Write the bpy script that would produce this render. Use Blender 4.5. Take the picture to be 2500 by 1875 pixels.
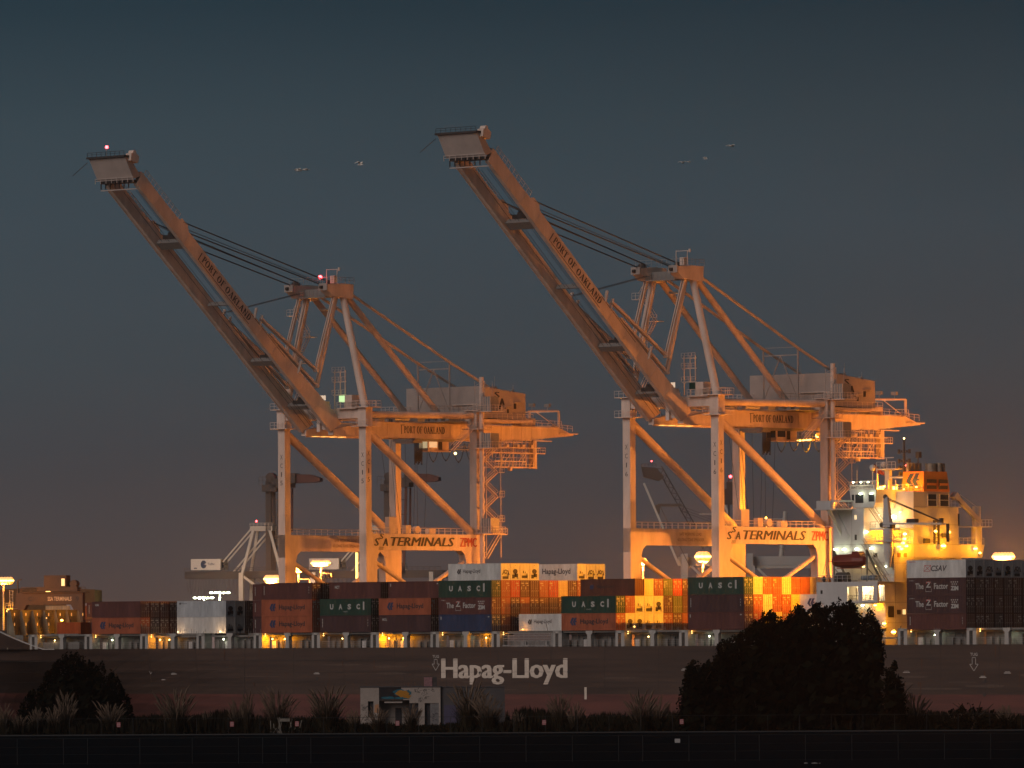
import bpy, math, random
from mathutils import Vector, Matrix
random.seed(7)
R = math.radians
for o in list(bpy.data.objects): bpy.data.objects.remove(o)
SC = bpy.context.scene
COL = SC.collection

# ------------------------------------------------------------------ camera
CAM_Z = 13.7
PIT, RHO = R(2.098), R(.317)
cam = bpy.data.cameras.new('camera'); cam.lens = 250.0; cam.sensor_width = 36.0
cam.clip_start = 1.0; cam.clip_end = 30000
co = bpy.data.objects.new('camera', cam); COL.objects.link(co); SC.camera = co
rv = Vector((1, 0, 0)); uv = Vector((0, -math.sin(PIT), math.cos(PIT))); vv = Vector((0, math.cos(PIT), math.sin(PIT)))
ax = rv * math.cos(RHO) - uv * math.sin(RHO); ay = rv * math.sin(RHO) + uv * math.cos(RHO)
m = Matrix((ax, ay, -vv)).transposed().to_4x4(); m.translation = (0, 0, CAM_Z); co.matrix_world = m

# ------------------------------------------------------------------ sky
W = bpy.data.worlds.new("World"); SC.world = W; W.use_nodes = True
nt = W.node_tree; nt.nodes.clear()
def nn(tree, typ, **k):
    n = tree.nodes.new(typ)
    for a, b in k.items(): setattr(n, a, b)
    return n
tc = nn(nt, 'ShaderNodeTexCoord'); sep = nn(nt, 'ShaderNodeSeparateXYZ'); nt.links.new(tc.outputs['Generated'], sep.inputs[0])
mr = nn(nt, 'ShaderNodeMapRange'); mr.inputs['From Min'].default_value = -0.02; mr.inputs['From Max'].default_value = 0.16
nt.links.new(sep.outputs['Z'], mr.inputs['Value'])
cr = nn(nt, 'ShaderNodeValToRGB'); nt.links.new(mr.outputs[0], cr.inputs[0])
stops = [(0.0, (.050, .034, .030)), (.13, (.096, .062, .053)), (.19, (.077, .062, .062)), (.265, (.058, .060, .067)), (.33, (.050, .063, .073)), (.44, (.046, .066, .081)),
         (.52, (.037, .058, .072)), (.61, (.020, .039, .053)), (1.0, (.016, .032, .044))]
el = cr.color_ramp.elements
el[0].position, el[0].color = stops[0][0], (*stops[0][1], 1)
el[1].position, el[1].color = stops[-1][0], (*stops[-1][1], 1)
for p, c in stops[1:-1]:
    e = el.new(p); e.color = (*c, 1)
# a little darker and bluer towards the right
mx = nn(nt, 'ShaderNodeMapRange'); mx.inputs['From Min'].default_value = -.07; mx.inputs['From Max'].default_value = .075
mx.inputs['To Min'].default_value = 1.04; mx.inputs['To Max'].default_value = .86
nt.links.new(sep.outputs['X'], mx.inputs['Value'])
mul = nn(nt, 'ShaderNodeVectorMath', operation='SCALE'); nt.links.new(cr.outputs[0], mul.inputs[0]); nt.links.new(mx.outputs[0], mul.inputs['Scale'])
# the afterglow, low in the sky behind the photographer
gy = nn(nt, 'ShaderNodeMapRange'); gy.inputs['From Min'].default_value = .1; gy.inputs['From Max'].default_value = -.9
nt.links.new(sep.outputs['Y'], gy.inputs['Value'])
gz = nn(nt, 'ShaderNodeMapRange'); gz.inputs['From Min'].default_value = .55; gz.inputs['From Max'].default_value = .0
nt.links.new(sep.outputs['Z'], gz.inputs['Value'])
gm = nn(nt, 'ShaderNodeMath', operation='MULTIPLY'); nt.links.new(gy.outputs[0], gm.inputs[0]); nt.links.new(gz.outputs[0], gm.inputs[1])
up = nn(nt, 'ShaderNodeMath', operation='GREATER_THAN'); up.inputs[1].default_value = -.01; nt.links.new(sep.outputs['Z'], up.inputs[0])
gm2 = nn(nt, 'ShaderNodeMath', operation='MULTIPLY'); nt.links.new(gm.outputs[0], gm2.inputs[0]); nt.links.new(up.outputs[0], gm2.inputs[1])
gc = nn(nt, 'ShaderNodeVectorMath', operation='SCALE'); gc.inputs[0].default_value = (.17, .155, .155); nt.links.new(gm2.outputs[0], gc.inputs['Scale'])
ad = nn(nt, 'ShaderNodeVectorMath', operation='ADD'); nz0 = nn(nt, 'ShaderNodeTexNoise'); mp0 = nn(nt, 'ShaderNodeMapping'); mp0.inputs['Scale'].default_value = (9, 9, 38); nz0.inputs['Scale'].default_value = 1.0; nz0.inputs['Detail'].default_value = 3
nt.links.new(tc.outputs['Generated'], mp0.inputs[0]); nt.links.new(mp0.outputs[0], nz0.inputs[0])      # faint uneven high haze
mr0 = nn(nt, 'ShaderNodeMapRange'); mr0.inputs['To Min'].default_value = .91; mr0.inputs['To Max'].default_value = 1.09; nt.links.new(nz0.outputs[0], mr0.inputs['Value'])
mul0 = nn(nt, 'ShaderNodeVectorMath', operation='SCALE'); nt.links.new(mul.outputs[0], mul0.inputs[0]); nt.links.new(mr0.outputs[0], mul0.inputs['Scale'])
nt.links.new(mul0.outputs[0], ad.inputs[0]); nt.links.new(gc.outputs[0], ad.inputs[1])
bg = nn(nt, 'ShaderNodeBackground'); nt.links.new(ad.outputs[0], bg.inputs[0]); bg.inputs[1].default_value = 1.0
wo = nn(nt, 'ShaderNodeOutputWorld'); nt.links.new(bg.outputs[0], wo.inputs[0])

# soft twilight from behind and left of the camera
sl = bpy.data.lights.new('sun', 'SUN'); sl.energy = 1.25; sl.angle = R(35); sl.color = (1.0, .82, .74)
so = bpy.data.objects.new('sun', sl); COL.objects.link(so)
sd = Vector((.66, .75, -.50)).normalized(); so.rotation_euler = sd.to_track_quat('-Z', 'Y').to_euler()

SC.view_settings.view_transform = 'Standard'; SC.view_settings.look = 'None'
SC.view_settings.exposure = 0.0; SC.view_settings.gamma = 1.0
SC.render.engine = 'CYCLES'

# ------------------------------------------------------------------ helpers
TH = R(41.4); CT, ST = math.cos(TH), math.sin(TH); SY = 1217.0
def sw(t, w, z=0.0):            # ship frame (along, across, up) to world
    return Vector((t * CT + w * ST, SY - t * ST + w * CT, z))
SODIUM = (1.0, .325, .004); YARD = (1.0, .29, .035)
WARM = (1.0, .62, .22); COOL = (.95, 1.0, .72)

def ob(name, mesh, parent=None, loc=(0, 0, 0), rz=0.0, **k):
    o = bpy.data.objects.new(name, mesh); COL.objects.link(o)
    o.location = loc; o.rotation_euler = (0, 0, rz)
    if parent: o.parent = parent
    for a, b in k.items(): o[a] = b
    return o
def thing(name, label, cat, loc, rz=0.0, group=None, mesh=None):
    o = ob(name, mesh, None, loc, rz); o['label'] = label; o['category'] = cat
    if group: o['group'] = group
    return o

_m = {}
def mat(name, col, rough=.6, metal=0.0, var=.25, scale=1.5, streak=0.0, emis=None, estr=0.0, spec=.4, col2=None):
    if name in _m: return _m[name]
    M = bpy.data.materials.new(name); M.use_nodes = True; t = M.node_tree
    b = t.nodes['Principled BSDF']; b.inputs['Roughness'].default_value = rough; b.inputs['Metallic'].default_value = metal
    b.inputs['Specular IOR Level'].default_value = spec
    c = (*col, 1)
    if emis:
        b.inputs['Emission Color'].default_value = (*emis, 1); b.inputs['Emission Strength'].default_value = estr
        b.inputs['Base Color'].default_value = c
    elif var > 0:
        tcn = nn(t, 'ShaderNodeTexCoord'); mp = nn(t, 'ShaderNodeMapping')
        mp.inputs['Scale'].default_value = (scale, scale, scale * (.25 if streak else 1))
        t.links.new(tcn.outputs['Object'], mp.inputs[0])
        nz = nn(t, 'ShaderNodeTexNoise'); nz.inputs['Scale'].default_value = 1.0; nz.inputs['Detail'].default_value = 6; nz.inputs['Roughness'].default_value = .65
        t.links.new(mp.outputs[0], nz.inputs[0])
        rp = nn(t, 'ShaderNodeValToRGB')
        lo = col2 if col2 else tuple(x * (1 - var) for x in col); hi = tuple(min(1, x * (1 + var * .6)) for x in col)
        rp.color_ramp.elements[0].position = .30; rp.color_ramp.elements[0].color = (*lo, 1)
        rp.color_ramp.elements[1].position = .68; rp.color_ramp.elements[1].color = (*hi, 1)
        t.links.new(nz.outputs[0], rp.inputs[0]); t.links.new(rp.outputs[0], b.inputs['Base Color'])
        rr = nn(t, 'ShaderNodeMapRange'); rr.inputs['To Min'].default_value = max(.05, rough - .12); rr.inputs['To Max'].default_value = min(1, rough + .15)
        t.links.new(nz.outputs[0], rr.inputs[0]); t.links.new(rr.outputs[0], b.inputs['Roughness'])
    else: b.inputs['Base Color'].default_value = c
    _m[name] = M; return M
def emit(name, col, s):
    M = mat(name, (.8, .8, .8), emis=col, estr=s); M.cycles.emission_sampling = 'NONE'; return M

class MB:
    def __init__(s, dz=0.0): s.v = []; s.f = []; s.mi = []; s.dz = dz; s.k = 0
    def add(s, vs, fs):
        n = len(s.v); s.v += [tuple(p) for p in vs]; s.f += [tuple(i + n for i in f) for f in fs]; s.mi += [s.k] * len(fs); return s
    def box(s, x0, x1, y0, y1, z0, z1):
        return s.add([(x0, y0, z0), (x1, y0, z0), (x1, y1, z0), (x0, y1, z0), (x0, y0, z1), (x1, y0, z1), (x1, y1, z1), (x0, y1, z1)],
                     [(3, 2, 1, 0), (4, 5, 6, 7), (0, 1, 5, 4), (1, 2, 6, 5), (2, 3, 7, 6), (3, 0, 4, 7)])
    def bar(s, p, q, w, h=None, side=None):   # rectangular beam; w along 'side', h across
        h = w if h is None else h
        p = Vector(p); q = Vector(q); d = (q - p).normalized()
        if side is None:
            side = Vector((1, 0, 0)) if abs(d.x) < .8 else Vector((0, 1, 0))
        side = Vector(side); n = d.cross(side).normalized(); sd_ = n.cross(d).normalized()
        a = sd_ * w / 2; b = n * h / 2
        vs = [p - a - b, p + a - b, p + a + b, p - a + b, q - a - b, q + a - b, q + a + b, q - a + b]
        return s.add(vs, [(3, 2, 1, 0), (4, 5, 6, 7), (0, 1, 5, 4), (1, 2, 6, 5), (2, 3, 7, 6), (3, 0, 4, 7)])
    def tube(s, p, q, r, r2=None, n=12, cap=True):
        r2 = r if r2 is None else r2
        p = Vector(p); q = Vector(q); d = (q - p).normalized(); a = d.orthogonal().normalized(); b = d.cross(a)
        vs = []; fs = []
        for c, rr in ((p, r), (q, r2)):
            for i in range(n):
                an = 2 * math.pi * i / n; vs.append(c + a * rr * math.cos(an) + b * rr * math.sin(an))
        for i in range(n): fs.append((i, (i + 1) % n, n + (i + 1) % n, n + i))
        if cap: fs += [tuple(range(n - 1, -1, -1)), tuple(range(n, 2 * n))]
        return s.add(vs, fs)
    def path(s, pts, r, n=5):
        for a, b in zip(pts, pts[1:]): s.tube(a, b, r, n=n, cap=False)
        return s
    def sph(s, c, r, n=8, sc=(1, 1, 1)):
        vs = [(c[0], c[1], c[2] + r * sc[2])]; h = n // 2
        for j in range(1, h):
            ph = math.pi * j / h
            for i in range(n):
                a = 2 * math.pi * i / n
                vs.append((c[0] + r * sc[0] * math.sin(ph) * math.cos(a), c[1] + r * sc[1] * math.sin(ph) * math.sin(a), c[2] + r * sc[2] * math.cos(ph)))
        vs.append((c[0], c[1], c[2] - r * sc[2])); L = len(vs) - 1; fs = []
        for i in range(n): fs.append((0, 1 + i, 1 + (i + 1) % n)); fs.append((L, L - n + (i + 1) % n, L - n + i))
        for j in range(h - 2):
            for i in range(n):
                a = 1 + j * n + i; b_ = 1 + j * n + (i + 1) % n; fs.append((a, a + n, b_ + n, b_))
        return s.add(vs, fs)
    def prism(s, poly, axis, lo, hi):         # polygon in the two other axes, extruded along axis
        def P(u, v, c):
            return (c, u, v) if axis == 'x' else (u, c, v) if axis == 'y' else (u, v, c)
        n = len(poly); vs = [P(u, v, lo) for u, v in poly] + [P(u, v, hi) for u, v in poly]
        fs = [tuple(range(n - 1, -1, -1)), tuple(range(n, 2 * n))] + [(i, (i + 1) % n, n + (i + 1) % n, n + i) for i in range(n)]
        return s.add(vs, fs)
    def poly(s, pts): return s.add(pts, [tuple(range(len(pts)))])
    def rail(s, pts, h=1.1, step=1.6, r=.035, mids=(.55,)):
        for a, b in zip(pts, pts[1:]):
            a = Vector(a); b = Vector(b); L = (b - a).length; n = max(1, round(L / step)); up_ = Vector((0, 0, h))
            s.bar(a + up_, b + up_, r * 2)
            for mm in mids: s.bar(a + up_ * mm, b + up_ * mm, r * 1.4)
            for i in range(n + 1):
                p = a.lerp(b, i / n); s.bar(p, p + up_, r * 1.8)
        return s
    def stairs(s, p, q, w=.7, side=(0, 1, 0)):
        p = Vector(p); q = Vector(q); sd_ = Vector(side) * w / 2
        for k_ in (-1, 1):
            s.bar(p + sd_ * k_, q + sd_ * k_, .06, .16); s.bar(p + sd_ * k_ + Vector((0, 0, 1)), q + sd_ * k_ + Vector((0, 0, 1)), .07)
        n = max(3, int((q - p).length / .35))
        for i in range(n + 1):
            c = p.lerp(q, i / n); s.bar(c - sd_, c + sd_, .16, .04)
        return s
    def mesh(s, name, mats):
        me = bpy.data.meshes.new(name); me.from_pydata([(x, y, z - s.dz) for x, y, z in s.v], [], s.f)
        if not isinstance(mats, (list, tuple)): mats = [mats]
        for q in mats: me.materials.append(q)
        if len(mats) > 1: me.polygons.foreach_set('material_index', s.mi)
        me.update(); return me
    def build(s, name, mats, parent=None, **k):
        return ob(name, s.mesh(name, mats), parent, **k)

# lettering ---------------------------------------------------------
_tx = {}
def glyphs(body, bold=0.0, shear=0.0, gap=1.0):
    key = (body, bold, shear, gap)
    if key in _tx: return _tx[key]
    cu = bpy.data.curves.new('t', 'FONT'); cu.body = body; cu.size = 1.0; cu.offset = bold; cu.shear = shear; cu.space_character = gap; cu.resolution_u = 2
    cu.dimensions = '2D'; cu.fill_mode = 'BOTH'
    o = bpy.data.objects.new('t', cu); COL.objects.link(o); bpy.context.view_layer.update()
    dg = bpy.context.evaluated_depsgraph_get(); me = bpy.data.meshes.new_from_object(o.evaluated_get(dg))
    vs = [(v.co.x, v.co.y) for v in me.vertices]; fs = [tuple(p.vertices) for p in me.polygons]
    bpy.data.objects.remove(o); bpy.data.curves.remove(cu); bpy.data.meshes.remove(me)
    x0 = min(a for a, b in vs); x1 = max(a for a, b in vs); y0 = min(b for a, b in vs); y1 = max(b for a, b in vs)
    _tx[key] = ([((a - x0) / (x1 - x0), (b - y0) / (y1 - y0)) for a, b in vs], fs); return _tx[key]
def _ring(cx, cy, rx, ry, ix, iy, a0=0, a1=360, n=16):
    vs = []; fs = []
    for i in range(n + 1):
        a = R(a0 + (a1 - a0) * i / n); vs += [(cx + rx * math.cos(a), cy + ry * math.sin(a)), (cx + ix * math.cos(a), cy + iy * math.sin(a))]
    for i in range(n): fs.append((2 * i, 2 * i + 2, 2 * i + 3, 2 * i + 1))
    return vs, fs
def serif(body):                # narrow roman capitals drawn from strokes
    V = []; Fc = []; x = 0.0
    def q(*p): n = len(V); V.extend([(x + a, b) for a, b in p]); Fc.append(tuple(range(n, n + len(p))))
    def r(a, b, c, d): q((a, b), (c, b), (c, d), (a, d))
    def g(vf):
        n = len(V); V.extend([(x + a, b) for a, b in vf[0]]); Fc.extend([tuple(i + n for i in f) for f in vf[1]])
    wd = dict(P=.5, O=.62, R=.58, T=.54, F=.5, A=.62, K=.6, L=.5, N=.62, D=.6)
    for ch in body:
        if ch == ' ': x += .3; continue
        if ch in 'PRFKLD':
            r(.08, 0, .2, 1); r(0, 0, .29, .05); r(0, .95, .29, 1)
        if ch in 'PR': g(_ring(.24, .74, .24, .26, .13, .21, -90, 90))
        if ch == 'R': q((.26, .5), (.38, .5), (.58, .03), (.58, 0), (.45, 0))
        if ch == 'D': g(_ring(.2, .5, .36, .5, .23, .44, -90, 90))
        if ch == 'F': r(.2, .93, .48, 1); r(.44, .78, .48, .93); r(.2, .5, .38, .56)
        if ch == 'L': r(.2, 0, .48, .07); r(.44, .07, .48, .25)
        if ch == 'K': q((.2, .42), (.46, 1), (.53, 1), (.24, .38)); q((.27, .52), (.38, .6), (.6, 0), (.46, 0)); r(.38, .95, .6, 1)
        if ch == 'O': g(_ring(.3, .5, .3, .52, .17, .46, 0, 360, 22))
        if ch == 'T': r(.21, 0, .33, 1); r(.13, 0, .41, .05); r(0, .93, .54, 1); r(0, .76, .04, .93); r(.5, .76, .54, .93)
        if ch == 'A': q((.04, 0), (.1, 0), (.31, .9), (.28, 1)); q((.28, 1), (.36, 1), (.58, 0), (.44, 0), (.27, .85)); r(.14, .3, .46, .36); r(-.03, 0, .17, .05); r(.38, 0, .65, .05)
        if ch == 'N': r(.08, 0, .13, 1); r(.5, 0, .55, 1); q((.02, 1), (.17, 1), (.55, .1), (.55, 0), (.47, 0)); r(0, 0, .21, .05); r(.42, .95, .63, 1)
        x += wd[ch] + .09
    x -= .09
    return [(a / x, b) for a, b in V], Fc
LOGO = ([(.30, 1), (.62, 1), (.34, .42), (.55, 0), (.30, 0), (0, .38), (.70, 1), (1, 1), (.82, .57), (1.02, .57), (.94, .40), (.76, .40), (.88, .02), (.64, 0), (.42, .40)],
        [(0, 1, 2, 3, 4, 5), (6, 7, 8, 9, 10, 11, 12, 13, 14)])
def lay_bold(mb, gl, o, X, Y, d=.012, n=3, dy=0.0):   # the same glyphs struck n times, each a hair prouder and further along
    o = Vector(o); Xv = Vector(X); nrm = Xv.cross(Vector(Y)).normalized()
    for i in range(n):
        q = (i / (n - 1) - .5) * 2
        lay(mb, gl, o + Xv * d * q + Vector(Y) * dy * (1 if i % 2 else -1) + nrm * .004 * i, X, Y)
    return mb
def lay(mb, gl, o, X, Y):       # put 2-D glyph shapes on a plane: origin o, edges X and Y
    o = Vector(o); X = Vector(X); Y = Vector(Y)
    mb.add([o + X * a + Y * b for a, b in gl[0]], gl[1]); return mb

# ------------------------------------------------------------------ materials
M_crane = mat('crane_paint', (.66, .54, .47), .5, var=.16, scale=.6, streak=1, col2=(.50, .40, .34))
M_cranew = mat('crane_house_paint', (.40, .34, .31), .5, var=.12, scale=.5)
M_dark = mat('dark_steel', (.05, .045, .045), .6, .3, var=.3, scale=2)
M_grey = mat('galvanised_steel', (.30, .29, .28), .5, .4, var=.2, scale=3)
M_rope = mat('wire_rope', (.045, .05, .055), .5, .5, var=0)
M_hull = mat('hull_black_paint', (.058, .037, .029), .65, var=.4, scale=.10, col2=(.032, .021, .018))
M_boot = mat('boot_topping_red', (.105, .036, .030), .65, var=.5, scale=.12, col2=(.052, .024, .021))
for q in (M_hull, M_boot):      # long horizontal streaks and scuffs along the plating
    [z for z in q.node_tree.nodes if z.type == 'MAPPING'][0].inputs['Scale'].default_value = (.035, .1, .75)
M_white = mat('ship_white_paint', (.46, .45, .44), .45, var=.12, scale=.4, streak=1)
M_deckgrey = mat('ship_deck_grey', (.15, .145, .135), .55, var=.3, scale=.7)
M_letter = mat('white_lettering', (.55, .48, .41), .6, var=.15, scale=.8)
M_black = mat('black_lettering', (.025, .025, .03), .6, var=0)
M_blue = mat('blue_lettering', (.015, .035, .09), .6, var=0)
M_red = mat('red_lettering', (.42, .05, .035), .6, var=0)
M_glass = mat('dark_glass', (.02, .025, .03), .15, var=0, spec=.6)
M_win = mat('window_dark', (.035, .03, .025), .3, var=0)
M_lit = emit('lit_window_warm', (1, .66, .25), 1.1)
M_litg = emit('lit_window_green', (.55, 1, .35), .9)
E_sod = emit('sodium_lamp_glow', (1, .56, .13), 7)
E_halo = emit('sodium_halo_glow', (1, .34, .02), 1.35)  # orange shell round each lamp, imitating the halo of its glare
E_warm = emit('warm_lamp_glow', (1, .66, .22), 7)
E_cool = emit('mercury_lamp_glow', (.90, 1.0, .62), 16)
E_red = emit('red_beacon_glow', (1, .05, .06), 14)
E_dim = emit('dim_lamp_glow', (1, .55, .14), 5)

def spot(name, loc, target, power, col, parent, deg=70):
    l = bpy.data.lights.new(name, 'SPOT'); l.energy = power; l.color = col; l.shadow_soft_size = .3; l.spot_size = R(deg); l.spot_blend = .35
    o = bpy.data.objects.new(name, l); COL.objects.link(o); o.location = loc; o.parent = parent
    o.rotation_euler = (Vector(target) - Vector(loc)).to_track_quat('-Z', 'Y').to_euler(); return o
def plight(name, loc, power, col, parent=None, rad=.25):
    l = bpy.data.lights.new(name, 'POINT'); l.energy = power; l.color = col; l.shadow_soft_size = rad
    o = bpy.data.objects.new(name, l); COL.objects.link(o); o.location = loc
    if parent: o.parent = parent
    return o
# ------------------------------------------------------------------ containers
CC = dict(orange=((.30, .082, .038), 'orange'), green=((.012, .044, .030), 'dark green'), darkgreen=((.02, .05, .035), 'blackish green'), maroon=((.088, .031, .028), 'maroon'),
          brown=((.085, .030, .018), 'rust brown'), darkmaroon=((.055, .026, .028), 'dark plum'), red=((.36, .045, .025), 'bright red'), white=((.50, .50, .48), 'white'),
          blue=((.022, .036, .085), 'dark blue'), cream=((.55, .46, .30), 'cream'), redorange=((.26, .07, .025), 'faded orange'), olive=((.10, .12, .03), 'olive green'), grey=((.32, .34, .35), 'pale grey'), paleblue=((.33, .37, .40), 'bluish white'))
def cmat(c): return mat('container_paint_' + c, CC[c][0], .5, var=.28, scale=.9, streak=1)
M_rod = mat('galvanised_rod', (.35, .33, .30), .4, .5, var=0)
M_tag = mat('container_tag_white', (.36, .36, .34), .6, var=0)
_cb = {}
def body_mesh(ht, reef):
    k = ('b', ht, reef)
    if k in _cb: return _cb[k]
    b = MB(); L, Wd = 12.19, 2.44; p = .12
    for y in (0, Wd - p):
        for x in (0, L - p * 1.3): b.box(x, x + p * 1.3, y, y + p, 0, ht)
        b.box(p, L - p, y, y + p, 0, .17); b.box(p, L - p, y, y + p, ht - .11, ht)
    for x in (0, L - p):
        b.box(x, x + p, p, Wd - p, 0, .15); b.box(x, x + p, p, Wd - p, ht - .13, ht)
    b.box(p, L - p, .1, Wd - .1, .1, .16)
    b.poly([(.05, .05, ht - .03), (L - .05, .05, ht - .03), (L - .05, Wd - .05, ht - .03), (.05, Wd - .05, ht - .03)])
    def corr(a0, a1, fn, n, d):
        w = (a1 - a0) / n; pts = []
        for i in range(n):
            x = a0 + i * w; pts += [(x, 0), (x + w * .35, 0), (x + w * .5, d), (x + w * .85, d)]
        pts.append((a1, 0)); vs = []
        for a, o_ in pts: vs += [fn(a, o_, .15), fn(a, o_, ht - .1)]
        b.add(vs, [(2 * i, 2 * i + 2, 2 * i + 3, 2 * i + 1) for i in range(len(pts) - 1)])
    if reef:
        b.box(.1, L - .1, .03, .06, .15, ht - .1); b.box(.1, L - .1, Wd - .06, Wd - .03, .15, ht - .1)
        for i in range(1, 20): b.box(i * .61, i * .61 + .02, .02, .035, .15, ht - .1)
        b.box(.03, .06, .1, Wd - .1, .15, ht - .1)
    else:
        corr(.15, L - .15, lambda a, o_, z: (a, .035 + o_, z), 36, .05); corr(.15, L - .15, lambda a, o_, z: (a, Wd - .035 - o_, z), 36, .05)
        corr(.1, Wd - .1, lambda a, o_, z: (.04 + o_, a, z), 9, .05)
    for x in (0, L - .17):
        for y in (-.005, Wd - .165):
            for z in (-.005, ht - .115): b.box(x - .004, x + .174, y, y + .17, z, z + .12)
    _cb[k] = b.mesh('container_body', M_grey); return _cb[k]
def door_mesh(ht, kind):
    k = (kind, ht)
    if k in _cb: return _cb[k]
    b = MB(); x = 12.19
    if kind == 'door':     # one leaf, 1.1 m wide from y=0
        b.box(x - .09, x - .04, 0, 1.1, .17, ht - .15)
        for i in range(5):
            z = .3 + i * (ht - .7) / 4; b.box(x - .04, x - .015, .06, 1.04, z, z + (ht - .7) / 4 * .62)
    elif kind == 'rods':
        for y in (.27, .8):
            b.tube((x + .02, y, .1), (x + .02, y, ht - .1), .022, n=6)
            for z in (.2, .9, 1.5, ht - .25): b.box(x - .015, x + .04, y - .06, y + .06, z, z + .07)
            b.box(x + .02, x + .05, y - .02, y + .3, 1.05, 1.11)
    elif kind == 'tags':
        b.box(x - .014, x - .006, .12, .9, ht - .62, ht - .42); b.box(x - .014, x - .006, .55, .98, ht - .95, ht - .8)
        b.box(x - .014, x - .006, .1, .35, ht * .45, ht * .62)
    elif kind == 'plain':  # blind corrugated end
        for i in range(8): b.box(x - .09, x - .03 - .04 * (i % 2), .12 + i * .275, .12 + (i + 1) * .275, .15, ht - .13)
    elif kind == 'reef':   # machinery end
        b.box(x - .12, x - .03, .12, 2.32, ht * .40, ht - .13); b.box(x - .4, x - .34, .12, 2.32, .15, ht * .40); b.box(x - .12, x - .03, .12, .45, .15, ht * .4); b.box(x - .12, x - .03, 2.0, 2.32, .15, ht * .4)
    elif kind.startswith('unit'):
        v = int(kind[-1])
        if v == 0:
            b.box(x - .03, x - .005, .75, 1.0, ht * .42, ht * .56); b.box(x - .03, x - .005, 1.3, 1.42, ht * .42, ht * .52); b.box(x - .34, x - .02, .5, 1.95, .35, .8)
        elif v == 1:
            vs = [(x - .01, 1.22 + .62 * math.cos(a * math.pi / 8), ht * .52 + .42 * math.sin(a * math.pi / 8)) for a in range(16)]; b.poly(vs)
            b.box(x - .34, x - .02, .6, 1.1, .3, .95); b.box(x - .34, x - .02, 1.4, 1.9, .55, 1.1); b.box(x - .03, x - .008, 1.15, 1.3, ht - .4, ht - .3)
        else:
            b.add(*(lambda r_: ([(x - .01, p_, q_) for p_, q_ in r_[0]], r_[1]))(_ring(1.25, ht * .5, .38, .38, .2, .2)))
            b.bar((x - .02, .35, .9), (x - .02, .8, ht * .6), .12); b.bar((x - .02, 1.75, ht * .6), (x - .02, 2.1, .9), .12); b.box(x - .34, x - .02, .5, 1.95, .2, .65)
            b.box(x - .03, x - .008, .5, .9, ht * .42, ht * .46)
    _cb[k] = b.mesh(kind, M_grey); return _cb[k]
def put(name, mesh, m_, parent, loc=(0, 0, 0)):
    o = ob(name, mesh, parent, loc); o.material_slots[0].link = 'OBJECT'; o.material_slots[0].material = m_; return o
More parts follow.
